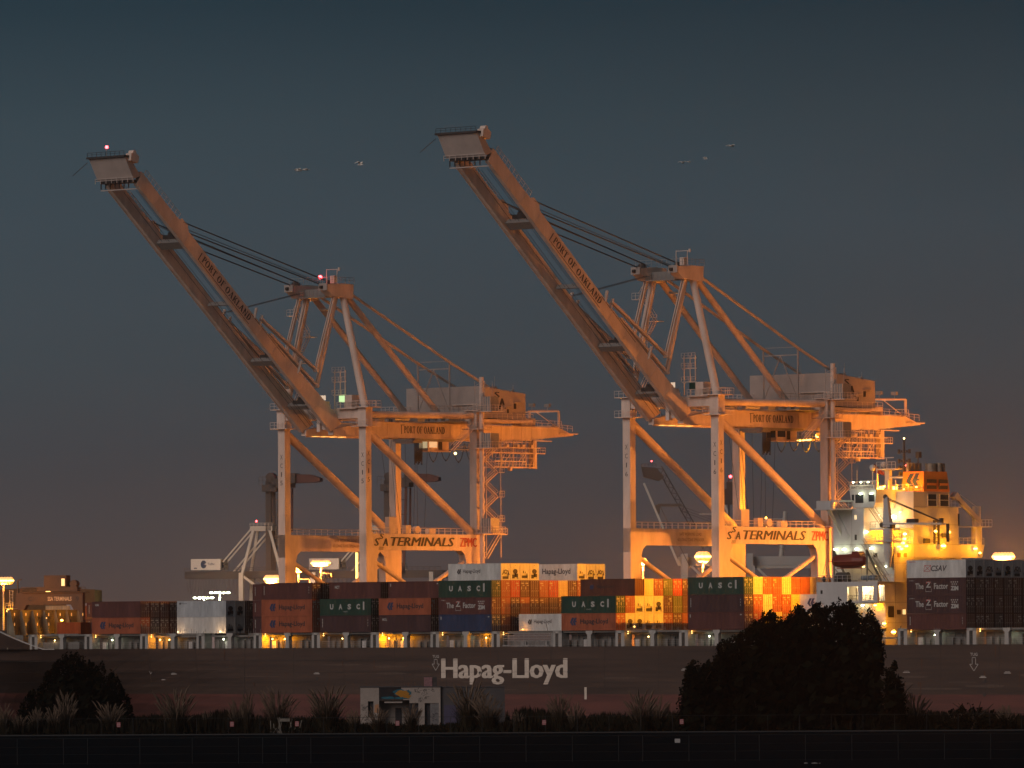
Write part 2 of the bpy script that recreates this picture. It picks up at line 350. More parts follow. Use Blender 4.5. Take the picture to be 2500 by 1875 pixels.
def marks(kind, ht):            # lettering on the long side
    k = ('m', kind, ht)
    if k in _cb: return _cb[k]
    b = MB(); y = .028
    def tx(s, x, z, w, h, bold=.01, m_=0, **kk): b.k = m_; lay(b, glyphs(s, bold, **kk), (x, y, z), (w, 0, 0), (0, 0, h))
    mats = [M_black]
    if kind == 'HL':
        mats = [M_blue, M_black]; b.k = 0; lay(b, LOGO, (1.9, y, ht * .3), (1.5, 0, 0), (0, 0, 1.3)); tx('Hapag-Lloyd', 4.2, ht * .30, 6.2, 1.12, .02, 1)
    elif kind == 'HLsmall':
        mats = [M_black]; y = .018; b.k = 0; lay(b, LOGO, (2.0, y, ht * .38), (1.0, 0, 0), (0, 0, .85)); tx('Hapag-Lloyd', 3.4, ht * .38, 4.0, .85, .015)
    elif kind == 'HLbig':
        mats = [M_black]; y = .018; b.k = 0; lay(b, LOGO, (2.1, y, ht * .3), (1.2, 0, 0), (0, 0, 1.2)); tx('Hapag-Lloyd', 4.1, ht * .3, 6.5, 1.25, .02)
    elif kind == 'HLend':
        mats = [M_blue]; y = .018; b.k = 0; lay(b, LOGO, (1.55, y, ht * .3), (1.6, 0, 0), (0, 0, 1.35)); tx('Hapag-Lloyd', 4.2, ht * .3, 6.0, 1.2, .02)
    elif kind == 'HLfaint':
        mats = [M_blue, M_black]; b.k = 0; lay(b, LOGO, (2.0, y, ht * .4), (1.0, 0, 0), (0, 0, .8)); tx('Hapag-Lloyd', 3.6, ht * .42, 3.8, .7, .01, 1)
    elif kind.startswith('UASC'):
        mats = [M_tag]
        for i, c in enumerate('UASC'): tx(c, 2.4 + i * 2.1, ht * .36, .85, .95, .05)
        tx('UASC', 5.6, ht * .2, 1.1, .18) if kind[-1] == 't' else None
        b.box(10.25, 10.6, y - .006, y, ht * .33, ht * .82)
    elif kind == 'ZIM':
        mats = [M_tag, M_red]; tx('The', 1.75, ht * .37, 1.7, .95, .02); tx('Factor', 5.6, ht * .37, 2.9, .95, .02); tx('Z', 3.9, ht * .45, 1.1, .95, .03)
        b.k = 1; lay(b, _ring(4.45, ht * .70, .5, .3, .3, .15, 0, 200), (0, y, 0), (1, 0, 0), (0, 0, 1)); b.k = 0
        b.box(3.85, 5.1, y - .006, y, ht * .22, ht * .24); b.box(3.85, 3.9, y - .006, y, ht * .24, ht * .4); b.box(5.05, 5.1, y - .006, y, ht * .24, ht * .4)
        tx('ZIM', 9.0, ht * .28, 1.6, .72, .05)
        for rr_, n_ in ((0, 4), (1, 3)):
            for i in range(n_): b.box(9.05 + i * .42 + rr_ * .2, 9.05 + i * .42 + .22 + rr_ * .2, y - .006, y, ht * (.72 - rr_ * .12), ht * (.79 - rr_ * .12))
        tx('ZIMU', .45, ht * .82, 1.1, .14)
    elif kind == 'CSAV':
        y = .018; mats = [M_black, M_red]; tx('CSAV', 5.0, ht * .36, 3.3, .95, .02, 0, shear=.25); tx('SEACO', .5, ht * .86, 1.4, .2, .01, 1)
        b.k = 1
        for p_, q_ in (((3.55, .36), (4.85, .36)), ((4.85, .36), (5.0, .7)), ((5.0, .7), (3.7, .7)), ((3.7, .7), (3.55, .36)), ((3.55, .36), (5.0, .7)), ((4.85, .36), (3.7, .7))):
            b.bar((p_[0], y, p_[1] * ht), (q_[0], y, q_[1] * ht), .07, .01, side=(0, 0, 1))
    elif kind == 'CAI': mats = [M_tag]; tx('CAI', .75, ht * .72, .9, .4, .04)
    elif kind == 'NCT': mats = [M_tag]; tx('MOL', .8, ht * .66, 1.1, .45, .02)
    elif kind == 'NCTm': mats = [M_tag]; tx('NCT', 1.3, ht * .62, 1.1, .5, .03)
    elif kind == 'HS': mats = [M_black]; y = .018; tx('HAMBURG', 1.2, ht * .84, 1.1, .2, .02); b.box(.5, 1.0, y - .005, y, ht * .8, ht * .9)
    elif kind == 'gull': mats = [M_black]; y = .018; lay(b, LOGO, (.5, y, ht * .78), (.6, 0, 0), (0, 0, .35)); tx('Hapag-Lloyd', 1.2, ht * .80, 1.3, .25)
    elif kind == 'vert':
        mats = [M_tag]
        for i in range(6): b.box(.55, .72, y - .006, y, ht * (.3 + i * .09), ht * (.3 + i * .09 + .06))
        for i in range(3): b.box(11.35, 11.47, y - .006, y, ht * (.35 + i * .16), ht * (.35 + i * .16 + .08))
    elif kind == 'tick':
        mats = [M_tag]; b.box(11.3, 11.65, y - .006, y, ht * .82, ht * .88); b.box(.4, .6, y - .006, y, ht * .7, ht * .88)
    _cb[k] = b.mesh('marking', mats); return _cb[k]

BASE = 16.02
def bayt(i): return -3.12 + 14.03 * (i - 7)
RN = ['outermost', 'second', 'third', 'fourth', 'fifth', 'sixth', 'seventh', 'eighth', 'ninth', 'tenth', 'eleventh', 'twelfth']
TN = ['bottom', 'second', 'third', 'fourth']
TXT = dict(HL=('Hapag-Lloyd lettering'), HLsmall='small Hapag-Lloyd lettering', HLbig='large Hapag-Lloyd lettering', HLend='big half hidden emblem', HLfaint='faint Hapag-Lloyd lettering',
           UASC='white UASC letters', UASCt='white UASC letters', ZIM='The Z Factor lettering', CSAV='CSAV lettering', CAI='small white CAI mark', NCT='small white MOL mark',
           NCTm='small white NCT mark', HS='small dark name', gull='tiny emblem', vert='vertical edge code', tick='corner mark')
_un = [0]
def container(bay, row, tier, c, end='door', txt=None, label=None, ht=2.89, z=None, t=None, vis='end', where=None):
    t = bayt(bay) if t is None else t; z = BASE + tier * 2.92 if z is None else z
    L_ = label
    if not L_:
        cn = CC[c][1]
        if end.startswith('unit'): cn = 'white refrigerated' if c == 'white' else cn + ' refrigerated'
        kind = f'{cn} container'
        if txt: kind += f' with {TXT[txt]},'
        L_ = f'{kind} {TN[tier]} tier, {RN[row]} row, {where}'
    r_ = thing('shipping_container', L_, 'container', sw(t, row * 2.5, z), -TH, 'containers stacked on the ship')
    reef = end.startswith('unit'); cm = cmat(c)
    put('body', body_mesh(ht, reef), cm, r_)
    if end == 'door':
        for y in (.12, 1.22):
            d = put('door', door_mesh(ht, 'door'), cm, r_, (0, y, 0)); put('locking_rods', door_mesh(ht, 'rods'), M_rod, d)
            if random.random() < .6: put('label_plate', door_mesh(ht, 'tags'), M_tag, d)
    elif end == 'plain': put('end_wall', door_mesh(ht, 'plain'), cm, r_)
    elif reef:
        u = put('machinery_panel', door_mesh(ht, 'reef'), cm, r_); put('refrigeration_unit', door_mesh(ht, end), M_dark, u)
    if txt: ob('marking', marks(txt, ht), r_)
    return r_
def ends(bay, tier, rows, where):
    for r_, spec in rows:
        c, e = (spec + ' door').split()[:2]; container(bay, r_, tier, c, e, where=where)

P0 = 'leftmost full stack'
container(0, 0, 0, 'orange', txt='HL', where=P0); container(0, 0, 1, 'maroon', txt='CAI', where=P0)
for k in (0, 1): ends(0, k, [(r_, ('maroon', 'darkmaroon', 'brown')[(r_ + k) % 3]) for r_ in (1, 2, 3)], P0)
P = 'ahead of leftmost stack'
for k in (0, 1): container(-1, 5, k, 'maroon', txt='vert', where=P, t=bayt(-1) + .2)
sc_ = container(-1, 4, 0, 'redorange', 'plain', label='short bright orange container alone on deck before the bow breakwater', t=-120.3, z=15.6, ht=2.59); sc_.scale = (.5, 1, 1)
P1 = 'stack with white pair'
container(1, 3, 0, 'white', 'unit0', txt=None, where=P1, label='plain white container lowest in the pair at the left, light glancing up its side')
container(1, 3, 1, 'paleblue', 'unit1', txt='gull', where=P1)
for k in (0, 1): ends(1, k, [(4, ('grey unit0', 'grey unit1')[k]), (5, 'darkmaroon')], P1)
P = 'beside white pair'
for k in (0, 1, 2): container(2, 5, k, ('darkmaroon', 'maroon', 'maroon')[k], txt='vert', where=P)
P3 = 'stack under first lamp'
container(3, 0, 0, 'orange', txt='HL', where=P3); container(3, 0, 1, 'orange', txt='HL', where=P3); container(3, 0, 2, 'maroon', txt='vert', where=P3)
ends(3, 2, [(1, 'darkmaroon')], P3)
P4 = 'stack left of the UASC bay gap'
P4 = 'below left crane portal'
container(4, 0, 0, 'darkmaroon', txt='vert', where=P4); container(4, 0, 1, 'green', txt='UASCt', where=P4); container(4, 1, 2, 'maroon', txt='NCTm', where=P4)
P5 = 'left of blue container'
container(5, 0, 0, 'darkmaroon', txt='NCT', where=P5); container(5, 0, 1, 'orange', txt='HL', where=P5); container(5, 1, 2, 'maroon', txt='tick', where=P5)
for b_, w_ in ((4, P4), (5, P5)):
    container(b_, 2, 2, 'darkmaroon', where=w_)
P6 = 'stack of blue container'
container(6, 0, 0, 'blue', txt='tick', where=P6); container(6, 0, 1, 'maroon', txt='ZIM', where=P6); container(6, 0, 2, 'green', txt='UASC', where=P6)
container(6, 1, 3, 'white', 'unit2', txt='HLsmall', where=P6)
ends(6, 3, [(2, 'white unit1'), (3, 'white unit0'), (4, 'white unit1')], P6)
container(6, 9, 3, 'white', 'unit0', txt='HLbig', where=P6); ends(6, 3, [(10, 'white unit2'), (11, 'white unit2')], P6)
ends(6, 2, list(zip(range(1, 12), ('redorange', 'red', 'brown', 'brown', 'orange', 'red', 'cream', 'brown', 'redorange', 'brown', 'maroon'))), P6)
ends(6, 1, list(zip(range(1, 8), ('redorange', 'brown', 'orange', 'maroon', 'brown', 'darkmaroon', 'maroon'))), P6)
ends(6, 0, [(1, 'maroon'), (2, 'darkmaroon'), (3, 'maroon')], P6)
container(7, 2, 0, 'white', 'unit0', txt='HLsmall', where='alone above the open hatch')
P8 = 'stack left of the bright refrigerated ends'
P8 = 'right of open hatch'
container(8, 0, 0, 'orange', txt='HL', where=P8); container(8, 0, 1, 'green', txt='UASCt', where=P8); container(8, 2, 2, 'brown', 'plain', txt='HLfaint', where=P8)
ends(8, 0, [(1, 'white unit1'), (2, 'white unit1'), (3, 'white unit0'), (4, 'white unit0'), (5, 'redorange'), (6, 'brown'), (7, 'redorange')], P8)
ends(8, 1, [(1, 'redorange'), (2, 'white unit0'), (3, 'white unit0'), (4, 'white unit1'), (5, 'brown'), (6, 'olive'), (7, 'brown')], P8)
ends(8, 2, [(3, 'cream plain'), (4, 'redorange'), (5, 'olive'), (6, 'red'), (7, 'brown')], P8)
P10 = 'next to deckhouse'
container(10, 0, 0, 'maroon', txt='tick', where=P10); container(10, 0, 1, 'darkmaroon', txt='vert', where=P10); container(10, 0, 2, 'darkgreen', txt='UASC', where=P10)
ends(10, 0, list(zip(range(1, 8), ('orange', 'cream', 'cream', 'redorange', 'orange', 'brown', 'brown'))), P10)
ends(10, 1, list(zip(range(1, 8), ('orange', 'white', 'redorange', 'orange', 'cream', 'redorange', 'brown'))), P10)
ends(10, 2, list(zip(range(1, 9), ('white', 'orange', 'redorange', 'white', 'redorange', 'orange plain', 'cream plain', 'cream plain'))), P10)
container(11, 5, 0, 'cream', where='touching the deckhouse', txt='tick'); container(11, 5, 1, 'white', 'unit0', txt='HLend', where='touching the deckhouse')
P12 = 'aft of deckhouse'
zz = (15.75, 18.36, 21.27, 24.18)
container(12, 0, 0, 'maroon', txt='vert', where=P12, t=85.6, z=zz[0], ht=2.57)
container(12, 0, 1, 'darkmaroon', txt='ZIM', where=P12, t=85.6, z=zz[1]); container(12, 0, 2, 'darkmaroon', txt='ZIM', where=P12, t=85.6, z=zz[2])
container(12, 0, 3, 'white', 'unit1', txt='CSAV', where=P12, t=85.6, z=zz[3])
for k in range(4):
    for r_ in range(1, 7):
        container(12, r_, k, ('darkmaroon', 'maroon', 'brown')[(r_ + k) % 3] if k < 3 else 'grey', 'door' if k < 3 else f'unit{r_ % 3}', t=85.6, z=zz[k], ht=2.57 if k == 0 else 2.89, where=P12)

# the unseen rest of each deck stack, inboard of the containers in view
g = MB()
def fill(b, rows, tiers, t=None, z=None):
    t = bayt(b) if t is None else t
    for r_ in range(*rows):
        for k in range(*tiers):
            z0 = BASE + k * 2.92 if z is None else z[k]; g.box(t + .05, t + 12.1, r_ * 2.5 + .04, r_ * 2.5 + 2.4, z0 + .02, z0 + 2.85)
fill(0, (4, 16), (0, 2)); fill(1, (6, 16), (0, 2)); fill(2, (6, 16), (0, 3)); fill(3, (1, 16), (0, 2)); fill(3, (2, 16), (2, 3)); fill(4, (1, 16), (0, 2)); fill(4, (3, 16), (2, 3))
fill(5, (1, 16), (0, 2)); fill(5, (3, 16), (2, 3)); fill(6, (4, 16), (0, 1)); fill(6, (8, 16), (1, 2)); fill(6, (12, 16), (2, 3)); fill(7, (3, 16), (0, 1)); fill(8, (8, 16), (0, 3)); fill(10, (9, 16), (0, 3)); fill(11, (6, 16), (0, 2)); fill(12, (7, 16), (0, 4), 85.6, zz)
o = g.build('inner_container_stack', mat('inner_stack_paint', (.10, .035, .03), .6, var=.3), loc=sw(0, 0, 0), rz=-TH); o['kind'] = 'stuff'
# ------------------------------------------------------------------ ship-to-shore gantry cranes
Q = 4.0
def gantry_crane(label, t0, tag, lamps):
    base = sw(t0, 47, Q); root = thing('gantry_crane', label, 'crane', base, -TH, 'ship-to-shore gantry cranes')
    D = lambda: MB(Q)
    HW = 10.2
    # legs
    for sa in (-1, 1):
        for b0, nm in ((0.0, 'w'), (30.5, 'l')):
            a0, a1 = (HW - .85, HW + .85) if sa > 0 else (-HW - .85, -HW + .85)
            g = D(); g.box(a0, a1, b0, b0 + 1.5, 30, 55.6)
            if nm == 'w': g.prism([(b0, 6), (b0 + 2.6, 6), (b0 + 3, 30), (b0 + 1.5, 34.2), (b0, 34.2)], 'x', a0 + .003, a1 - .003)
            else: g.prism([(b0 - 3, 30), (b0 - 2.6, 6), (b0 + 1.5, 6), (b0 + 1.5, 34.2), (b0, 34.2)], 'x', a0 + .003, a1 - .003)
            for z in (24.5, 28.8, 38, 43, 48): g.box(a0 - .02, a1 + .02, b0 - .02, b0 + 1.52, z, z + .08)
            leg = g.build('leg', M_crane, root)
            l = D()
            for i, ch in enumerate(tag):
                z = 48.2 - i * 1.6
                wd = .22 if ch == '1' else .6
                if nm == 'w':
                    lay(l, glyphs(ch, 0), ((a0 + a1) / 2 - wd / 2, b0 - .01, z), (wd, 0, 0), (0, 0, .85))
                    if sa > 0: lay(l, glyphs(ch, 0), (a1 + .01, b0 + .75 - wd / 2, z + .3), (0, wd, 0), (0, 0, .85))
            if nm == 'w': l.build('leg_number', M_black, leg)
            g = D()     # travelling gear under each leg
            g.box(a0 + .2, a1 - .2, b0 - 2.5, b0 + 4, 5.2, 6.2)
            for q_ in range(8): g.tube((a0 + .3, b0 - 2.6 + q_ * .9, 4.4), (a1 - .3, b0 - 2.6 + q_ * .9, 4.4), .38, n=10)
            g.build('travelling_gear', M_dark, leg)
    # side frames: portal beam with rounded corners, diagonals, top tie
    for sa in (-1, 1):
        a = sa * HW; a0, a1 = a - .8, a + .8
        g = D()
        po = [(1.4, 34.2), (1.4, 29.5), (3.05, 29.5), (3.4, 30.5), (4.3, 31.2), (26.2, 31.2), (27.1, 30.5), (27.4, 29.5), (30.6, 29.5), (30.6, 34.2)]
        g.prism(po, 'x', a0, a1); pb = g.build('portal_beam', M_crane, root)
        if sa > 0:
            x = a1 + .064
            t_ = D(); lay_bold(t_, glyphs('TERMINALS', .0, .25), (x, 6.7, 31.95), (0, 17.4, 0), (0, 0, 1.65), .007, 5)
            lay_bold(t_, glyphs('S', 0, .2), (x, 2.2, 31.95), (0, 1.3, 0), (0, 0, 1.4), .08); lay_bold(t_, glyphs('A', 0, .2), (x, 4.5, 31.95), (0, 1.3, 0), (0, 0, 1.4), .08); lay_bold(t_, glyphs('S', 0, .2), (x, 3.6, 33.2), (0, 1.1, 0), (0, 0, 1.0), .08)
            for q_ in range(3): t_.box(x - .004, x, 3.3 + .1 * q_, 4.5 + .1 * q_, 31.26 + q_ * .2, 31.36 + q_ * .2)
            t_.build('lettering', M_black, pb)
            t_ = D(); lay_bold(t_, glyphs('ZPMC', .0), (x, 25.8, 31.9), (0, 4.6, 0), (0, 0, 1.7), .02); t_.build('maker_lettering', M_red, pb)
        else:
            t_ = D(); x = a1 + .012
            lay(t_, glyphs('SAFE WORKING LOAD', .01), (x, 13.5, 33.0), (0, 6.2, 0), (0, 0, .55)); lay(t_, glyphs('65 LONG TONS SPREADER', .01), (x, 13.0, 32.0), (0, 7.4, 0), (0, 0, .55))
            t_.build('faded_lettering', mat('faded_lettering', (.22, .12, .08), .7, var=0), pb)
        g = D(); g.tube((a, 1.2, 53.0), (a, 29.8, 34.6), .78, n=16); g.build('diagonal_brace', M_crane, root)
        g = D(); g.tube((a, 2.0, 29.6), (a, 15.2, 23.3), .42, n=12); g.tube((a, 28.6, 29.6), (a, 15.3, 23.3), .42, n=12); g.box(a - .6, a + .6, 14.2, 16.3, 22.4, 23.8); g.box(a - .55, a + .55, 2.6, 28, 20.6, 22.4); g.build('lower_brace', M_crane, root)
        g = D(); g.tube((a, 1.5, 56.1), (a, 30.6, 56.4), .62, n=16); g.build('top_tie', M_crane, root)
        g = D(); g.rail([(a1, 1.6, 34.2), (a1, 30, 34.2)], step=1.7, r=.04); g.rail([(a0, 1.6, 34.2), (a0, 30, 34.2)], step=1.7, r=.03); g.build('railing', M_crane, pb)
    # cable reel and small machinery standing on the near portal beam
    for y0_, y1_, z1_ in ((11.2, 12.6, 35.8), (17.6, 19.4, 35.2), (6.6, 8.8, 37.3)): g = D(); g.box(HW - .5, HW + .5, y0_, y1_, 34.3, z1_); g.build('electrical_cabinet', M_crane, root)
    g = D(); g.tube((HW - .4, 14.6, 35), (HW + .4, 14.6, 35), .7); g.build('cable_reel', M_crane, root)
    # leg tops, cross beams, platforms
    for b0 in (0.0, 30.5):
        g = D()
        for sa in (-1, 1): g.box(sa * HW - 1.0, sa * HW + 1.0, b0 - .15, b0 + 1.65, 53.9, 57.3)
        g.box(-HW + 1, HW - 1, b0 + .1, b0 + 1.4, 55.4, 57.25); g.build('cross_beam', M_crane, root)
        for sa in (-1, 1):
            for z in (53.8, 57.3):
                g = D(); a = sa * HW; g.box(a - 1.9, a + 2.3, b0 - 1.0, b0 + 2.6, z, z + .14)
                g.rail([(a - 1.9, b0 - 1, z + .14), (a + 2.3, b0 - 1, z + .14), (a + 2.3, b0 + 2.6, z + .14), (a - 1.9, b0 + 2.6, z + .14)], step=1.2)
                g.build('platform', M_crane, root)
    # trolley girders
    for sa in (-1, 1):
        g = D(); a = sa * 4; o_, i_ = (a, a - sa * 1.2)
        lo, hi = min(o_, i_), max(o_, i_)
        g.prism([(-1.2, 52.4), (53.7, 52.4), (66.6, 53.5), (62.2, 54.9), (8, 55.0), (-1.2, 53.4)], 'x', lo, hi); gi = g.build('trolley_girder', M_crane, root)
        g = D(); xx = hi if sa > 0 else lo
        g.box(min(xx, xx + sa * .7), max(xx, xx + sa * .7), 5, 62, 54.98, 55.06); g.rail([(xx + sa * .7, 5, 55.05), (xx + sa * .7, 62, 55.05)], step=1.9, r=.03); g.box(xx - .1, xx + .1, 0, 60, 52.2, 52.4)
        for q_ in range(20):
            if not 14 < 2 + q_ * 2.9 < 29: g.box(xx - .03, xx + .03, 2 + q_ * 2.9, 2.06 + q_ * 2.9, 52.5, 54.9)
        g.build('walkway', M_crane, gi)
        if sa > 0:
            t_ = D(); lay_bold(t_, serif('PORT OF OAKLAND'), (4.012, 18.2, 53.1), (0, 11.3, 0), (0, 0, 1.3), .003); t_.box(4.0, 4.01, 17.4, 17.6, 52.9, 54.65); t_.box(4.0, 4.01, 17.2, 18.4, 54.55, 54.65)
            t_.build('lettering', M_black, gi)
        g = D()
        for q_ in range(4): g.box(lo + .1, hi - .1, 1.5 + q_ * 2.4, 2.6 + q_ * 2.4, 52.32, 52.36)
        g.build('underside_light', emit('girder_strip_glow', (1, .50, .12), 2.2) if True else None, gi)
    g = D()
    for b in (6, 14, 22, 38, 46, 54, 62): g = D(); g.box(-2.9, 2.9, b, b + .7, 53.6, 54.6); g.build('girder_crossmember', M_crane, root)
    # raised boom: two box girders
    H0 = Vector((0, -1.8, 53.0)); d = Vector((0, -50.7, 43.3)).normalized(); n_ = Vector((0, d.z, -d.y)); L = 66.6
    def BP(a, s, h): p = H0 + d * s + n_ * h; return (a, p.y, p.z)
    for sa in (-1, 1):
        a = sa * 4; lo, hi = (a - .85, a) if sa > 0 else (a, a + .85)
        prof = [(0, 0), (L, 0), (L + .6, 2.6), (L - 8, 2.5), (54.6, 2.6), (54.0, 3.3), (52.2, 3.3), (51.4, 2.6), (22, 2.5), (0.5, 3.4), (-1.2, 3.0)]
        g = D(); vs = [BP(lo, s_, h_) for s_, h_ in prof] + [BP(hi, s_, h_) for s_, h_ in prof]; n = len(prof)
        g.add(vs, [tuple(range(n - 1, -1, -1)), tuple(range(n, 2 * n))] + [(i, (i + 1) % n, n + (i + 1) % n, n + i) for i in range(n)])
        bm_ = g.build('boom_girder', M_crane, root)
        g = D(); xo = a + sa * .02
        for s0 in range(6, 64, 5): g.bar(BP(xo, s0, .15), BP(xo, s0, 2.4), .06, .05)
        g.bar(BP(a, 1, -.08), BP(a, L - 1, -.08), .2, .12); g.build('boom_rail', M_crane, bm_)
        g = D(); xo = a + sa * .012
        if sa > 0:
            G = serif('PORT OF OAKLAND'); o_ = Vector(BP(xo, 45.5, .75)); lay_bold(g, G, o_, -d * 16.2, n_ * 1.25, .0025)
            g.bar(BP(xo, 46.3, .35), BP(xo, 46.3, 2.0), .02, .2, side=(1, 0, 0)); g.bar(BP(xo, 46.3, .4), BP(xo, 29, .4), .02, .10, side=(1, 0, 0)); g.bar(BP(xo, 30, 2.25), BP(xo, 18, 2.25), .02, .10, side=(1, 0, 0))
            g.build('lettering', M_black, bm_)
        # hand rail along the outer half of the boom
        g = D(); pr = None
        for q_ in range(11):
            p = BP(a, 55 + q_ * 1.15, 2.55); p2 = BP(a, 55 + q_ * 1.15, 3.6); g.bar(p, p2, .07)
            if pr: g.bar(pr, p2, .06); g.bar((pr[0], pr[1] * .5 + pp[1] * .5, pr[2] * .5 + pp[2] * .5), (p2[0], p2[1] * .5 + p[1] * .5, p2[2] * .5 + p[2] * .5), .05)
            pr = p2; pp = p
        g.build('boom_handrail', M_crane, bm_)
    for s_, h_, w_ in ((50.3, .2, 2.2), (18.5, .3, 1.6), (6, .6, 1.2), (34, .5, .3)):
        g = D(); g.bar(BP(-2.8, s_, h_ + .5), BP(2.8, s_, h_ + .5), w_ * .8, .9, side=d); g.build('boom_crossmember', M_grey, root)
    for a, s_ in ((0, 50.8), (.8, 18.5), (0, 6)):
        g = D()
        g.box(a - 1.6, a + 1.4, BP(0, s_, 2)[1] - 1.0, BP(0, s_, 2)[1] + .6, BP(0, s_, 1.8)[2] - .2, BP(0, s_, 1.8)[2] + .5)
        g.tube((a - .8, BP(0, s_, 2)[1], BP(0, s_, 2.6)[2]), (a + .6, BP(0, s_, 2)[1], BP(0, s_, 2.6)[2]), .55, n=10)
        g.build('sheave_block', M_dark, root)
    # tip housing
    g = D(); p = [(-53.4, 97.2), (-55.6, 101.0), (-54.6, 101.3), (-51.6, 97.8)]
    g.prism(p, 'x', -4.9, 4.1); tp = g.build('tip_housing', M_cranew, root)
    g = D(); g.box(-5.2, 4.3, -56.0, -54.6, 101.0, 101.35); g.rail([(-5, -55.9, 101.3), (4.2, -55.9, 101.3)], step=1.1, h=.8); g.bar((-5, -55.9, 100.4), (-8.6, -56, 98.2), .08)
    g.build('sheave_platform', M_dark, tp); g = D(); g.prism([(-54.8, 100.4), (-52.9, 100.0), (-52.6, 101.2), (-53.6, 101.9), (-54.6, 101.7)], 'x', 3.4, 4.8); g.tube((3.5, -53.7, 101.9), (4.7, -53.7, 101.9), .4, n=10); g.build('sheave_housing', M_crane, tp)
    g = D(); g.box(-4.3, 3.8, -53.3, -51.2, 96.6, 97.1)
    for q_ in range(7): g.box(-4 + q_ * 1.15, -3.9 + q_ * 1.15, -53.6, -53.4, 95.6, 97.1)
    g.build('grating', M_dark, tp)
    g = D(); g.rail([(-4.9, -54.0, 96.6), (4.6, -54.0, 96.6)], step=1.4, h=.9, r=.06); g.rail([(-4.0, -53.4, 95.3), (4.9, -53.4, 95.3)], step=1.4, h=.1, r=.08); g.build('tip_railing', M_cranew, tp)
    # hoist ropes in the boom plane
    g = D()
    for a, h_ in ((-1.6, .4), (-.7, .6), (.3, .3), (1.2, .8), (2.0, .5)): g.bar(BP(a, 1, h_), BP(a, 64, h_ + .3), .05)
    g.build('boom_ropes', M_rope, root)
    # apex frame
    for sa in (-1, 1):
        g = D(); g.tube((sa * 10.0, 1.0, 57.2), (sa * 4.5, 1.0, 78.2), .72, .62, n=16); g.build('apex_leg', M_crane, root)
        g = D(); g.tube((sa * 4.1, 2.5, 78.0), (sa * 4.0, 27.6, 57.0), .58, n=14); g.build('back_leg', M_crane, root)
        g = D(); g.tube((sa * 4.1, 2.5, 79.0), (sa * 4, 31, 66.6), .27, n=10); g.tube((sa * 4, 31, 66.6), (sa * 4, 45.5, 60.8), .27, n=10); g.build('backstay', M_crane, root)
        g = D(); a = sa * 4.3; g.prism([(-3.9, 80.0), (-3.9, 79.0), (-2.3, 77.9), (3.0, 77.5), (3.2, 80.2), (0, 80.3)], 'x', a - 1.0, a + 1.0); hd = g.build('apex_head', M_crane, root)
        g = D(); g.box(a - 1.05, a + 1.05, -4.2, -3.85, 78.9, 80.2); g.build('end_plate', M_cranew, hd)
        g = D(); g.tube((a - .5, -4.3, 79.5), (a + .1, -4.3, 79.5), .3, n=10); g.build('sheave', M_dark, hd); g = D(); g.tube((a - 1.3, -1.2, 80), (a - 1.3, -.6, 80), 1.0, n=12); g.build('sheave', M_dark, hd)
    g = D(); g.box(-3.2, 3.2, -1.0, 2.4, 77.9, 79.4); g.box(-3.4, 3.4, -2.6, -1.2, 77.7, 77.9); g.rail([(-5.4, -2.8, 80.3), (5.4, -2.8, 80.3)], step=1.2); g.rail([(5.4, -2.8, 80.3), (5.4, 3.2, 80.3)], step=1.2)
    g.rail([(-3.4, -2.6, 77.9), (3.4, -2.6, 77.9)], step=1.0); g.box(-1.3, 1.8, 1.4, 2.4, 75.6, 75.9); g.build('apex_crossmember', M_grey, root)
    g = D(); g.box(3.6, 4.6, -1.4, -.6, 80.3, 81.7); g.bar((3.3, -2, 80.3), (3.3, -2, 82.9), .1); g.bar((3.3, -2, 82.8), (6.4, -2, 82.8), .1); g.tube((6.4, -2, 82.5), (6.4, -2, 83.1), .2); g.bar((5.9, -2, 80.3), (5.9, -2, 82.8), .08); g.build('apex_davit', M_crane, root)
    # outer forestay ropes
    g = D()
    for a, s_, bz in ((3.9, 53.6, (-3.0, 80.8)), (3.3, 50.6, (-3.0, 79.9)), (2.4, 52.4, (-2.6, 80.4)), (-3.2, 53.8, (-3.0, 80.7)), (-3.9, 50.8, (-3.0, 79.9)), (-2.4, 52.6, (-2.6, 80.3))):
        g.tube(BP(a, s_, 2.9), (a, bz[0], bz[1]), .12 if a != 2.4 and a != -2.4 else .06, n=6, cap=False)
    g.build('forestay_rope', M_rope, root)
    # folded inner forestays: two links per side meeting at a knuckle
    for sa in (-1, 1):
        for a_, top, kn, end in ((sa * 4.35, (-1.0, 78.3), (-6.1, 64.2), 27.6), (sa * 3.6, (.2, 78.0), (-5.2, 61.3), 23.4)):
            g = D(); e = BP(a_, end, 3.0)
            for o_ in (-.24, .24):
                g.bar((a_ + o_, top[0], top[1]), (a_ + o_, kn[0], kn[1]), .2, .52, side=(1, 0, 0)); g.bar((a_ + o_, kn[0], kn[1]), (a_ + o_, e[1], e[2]), .2, .45, side=(1, 0, 0))
            g.tube((a_ - .5, kn[0], kn[1]), (a_ + .5, kn[0], kn[1]), .35, n=10); g.build('folding_stay', M_crane, root)
        g = D(); a = sa * 4.0
        for s_ in (13.5, 26.6, 28.6): g.bar(BP(a, s_, 2.2), BP(a, s_ + .8, 4.6 if s_ < 20 else 4.0), .5, .22, side=(1, 0, 0))
        g.build('stay_bracket', M_crane, root)
    g = D()
    for a in (-3.2, -2.6, -1.8): g.bar((a, -3, 78.6), BP(a, 30, 2.6), .06)
    g.build('boom_hoist_rope', M_rope, root)
    # machinery house
    g = D(); y0, y1 = 34.2, 46.8
    g.prism([(y0, 56.2), (y1, 55.9), (y1, 60.9), (y0, 62.1)], 'x', -9.9, 9.0); hs = g.build('machinery_house', M_cranew, root)
    g = D(); x = 9.012
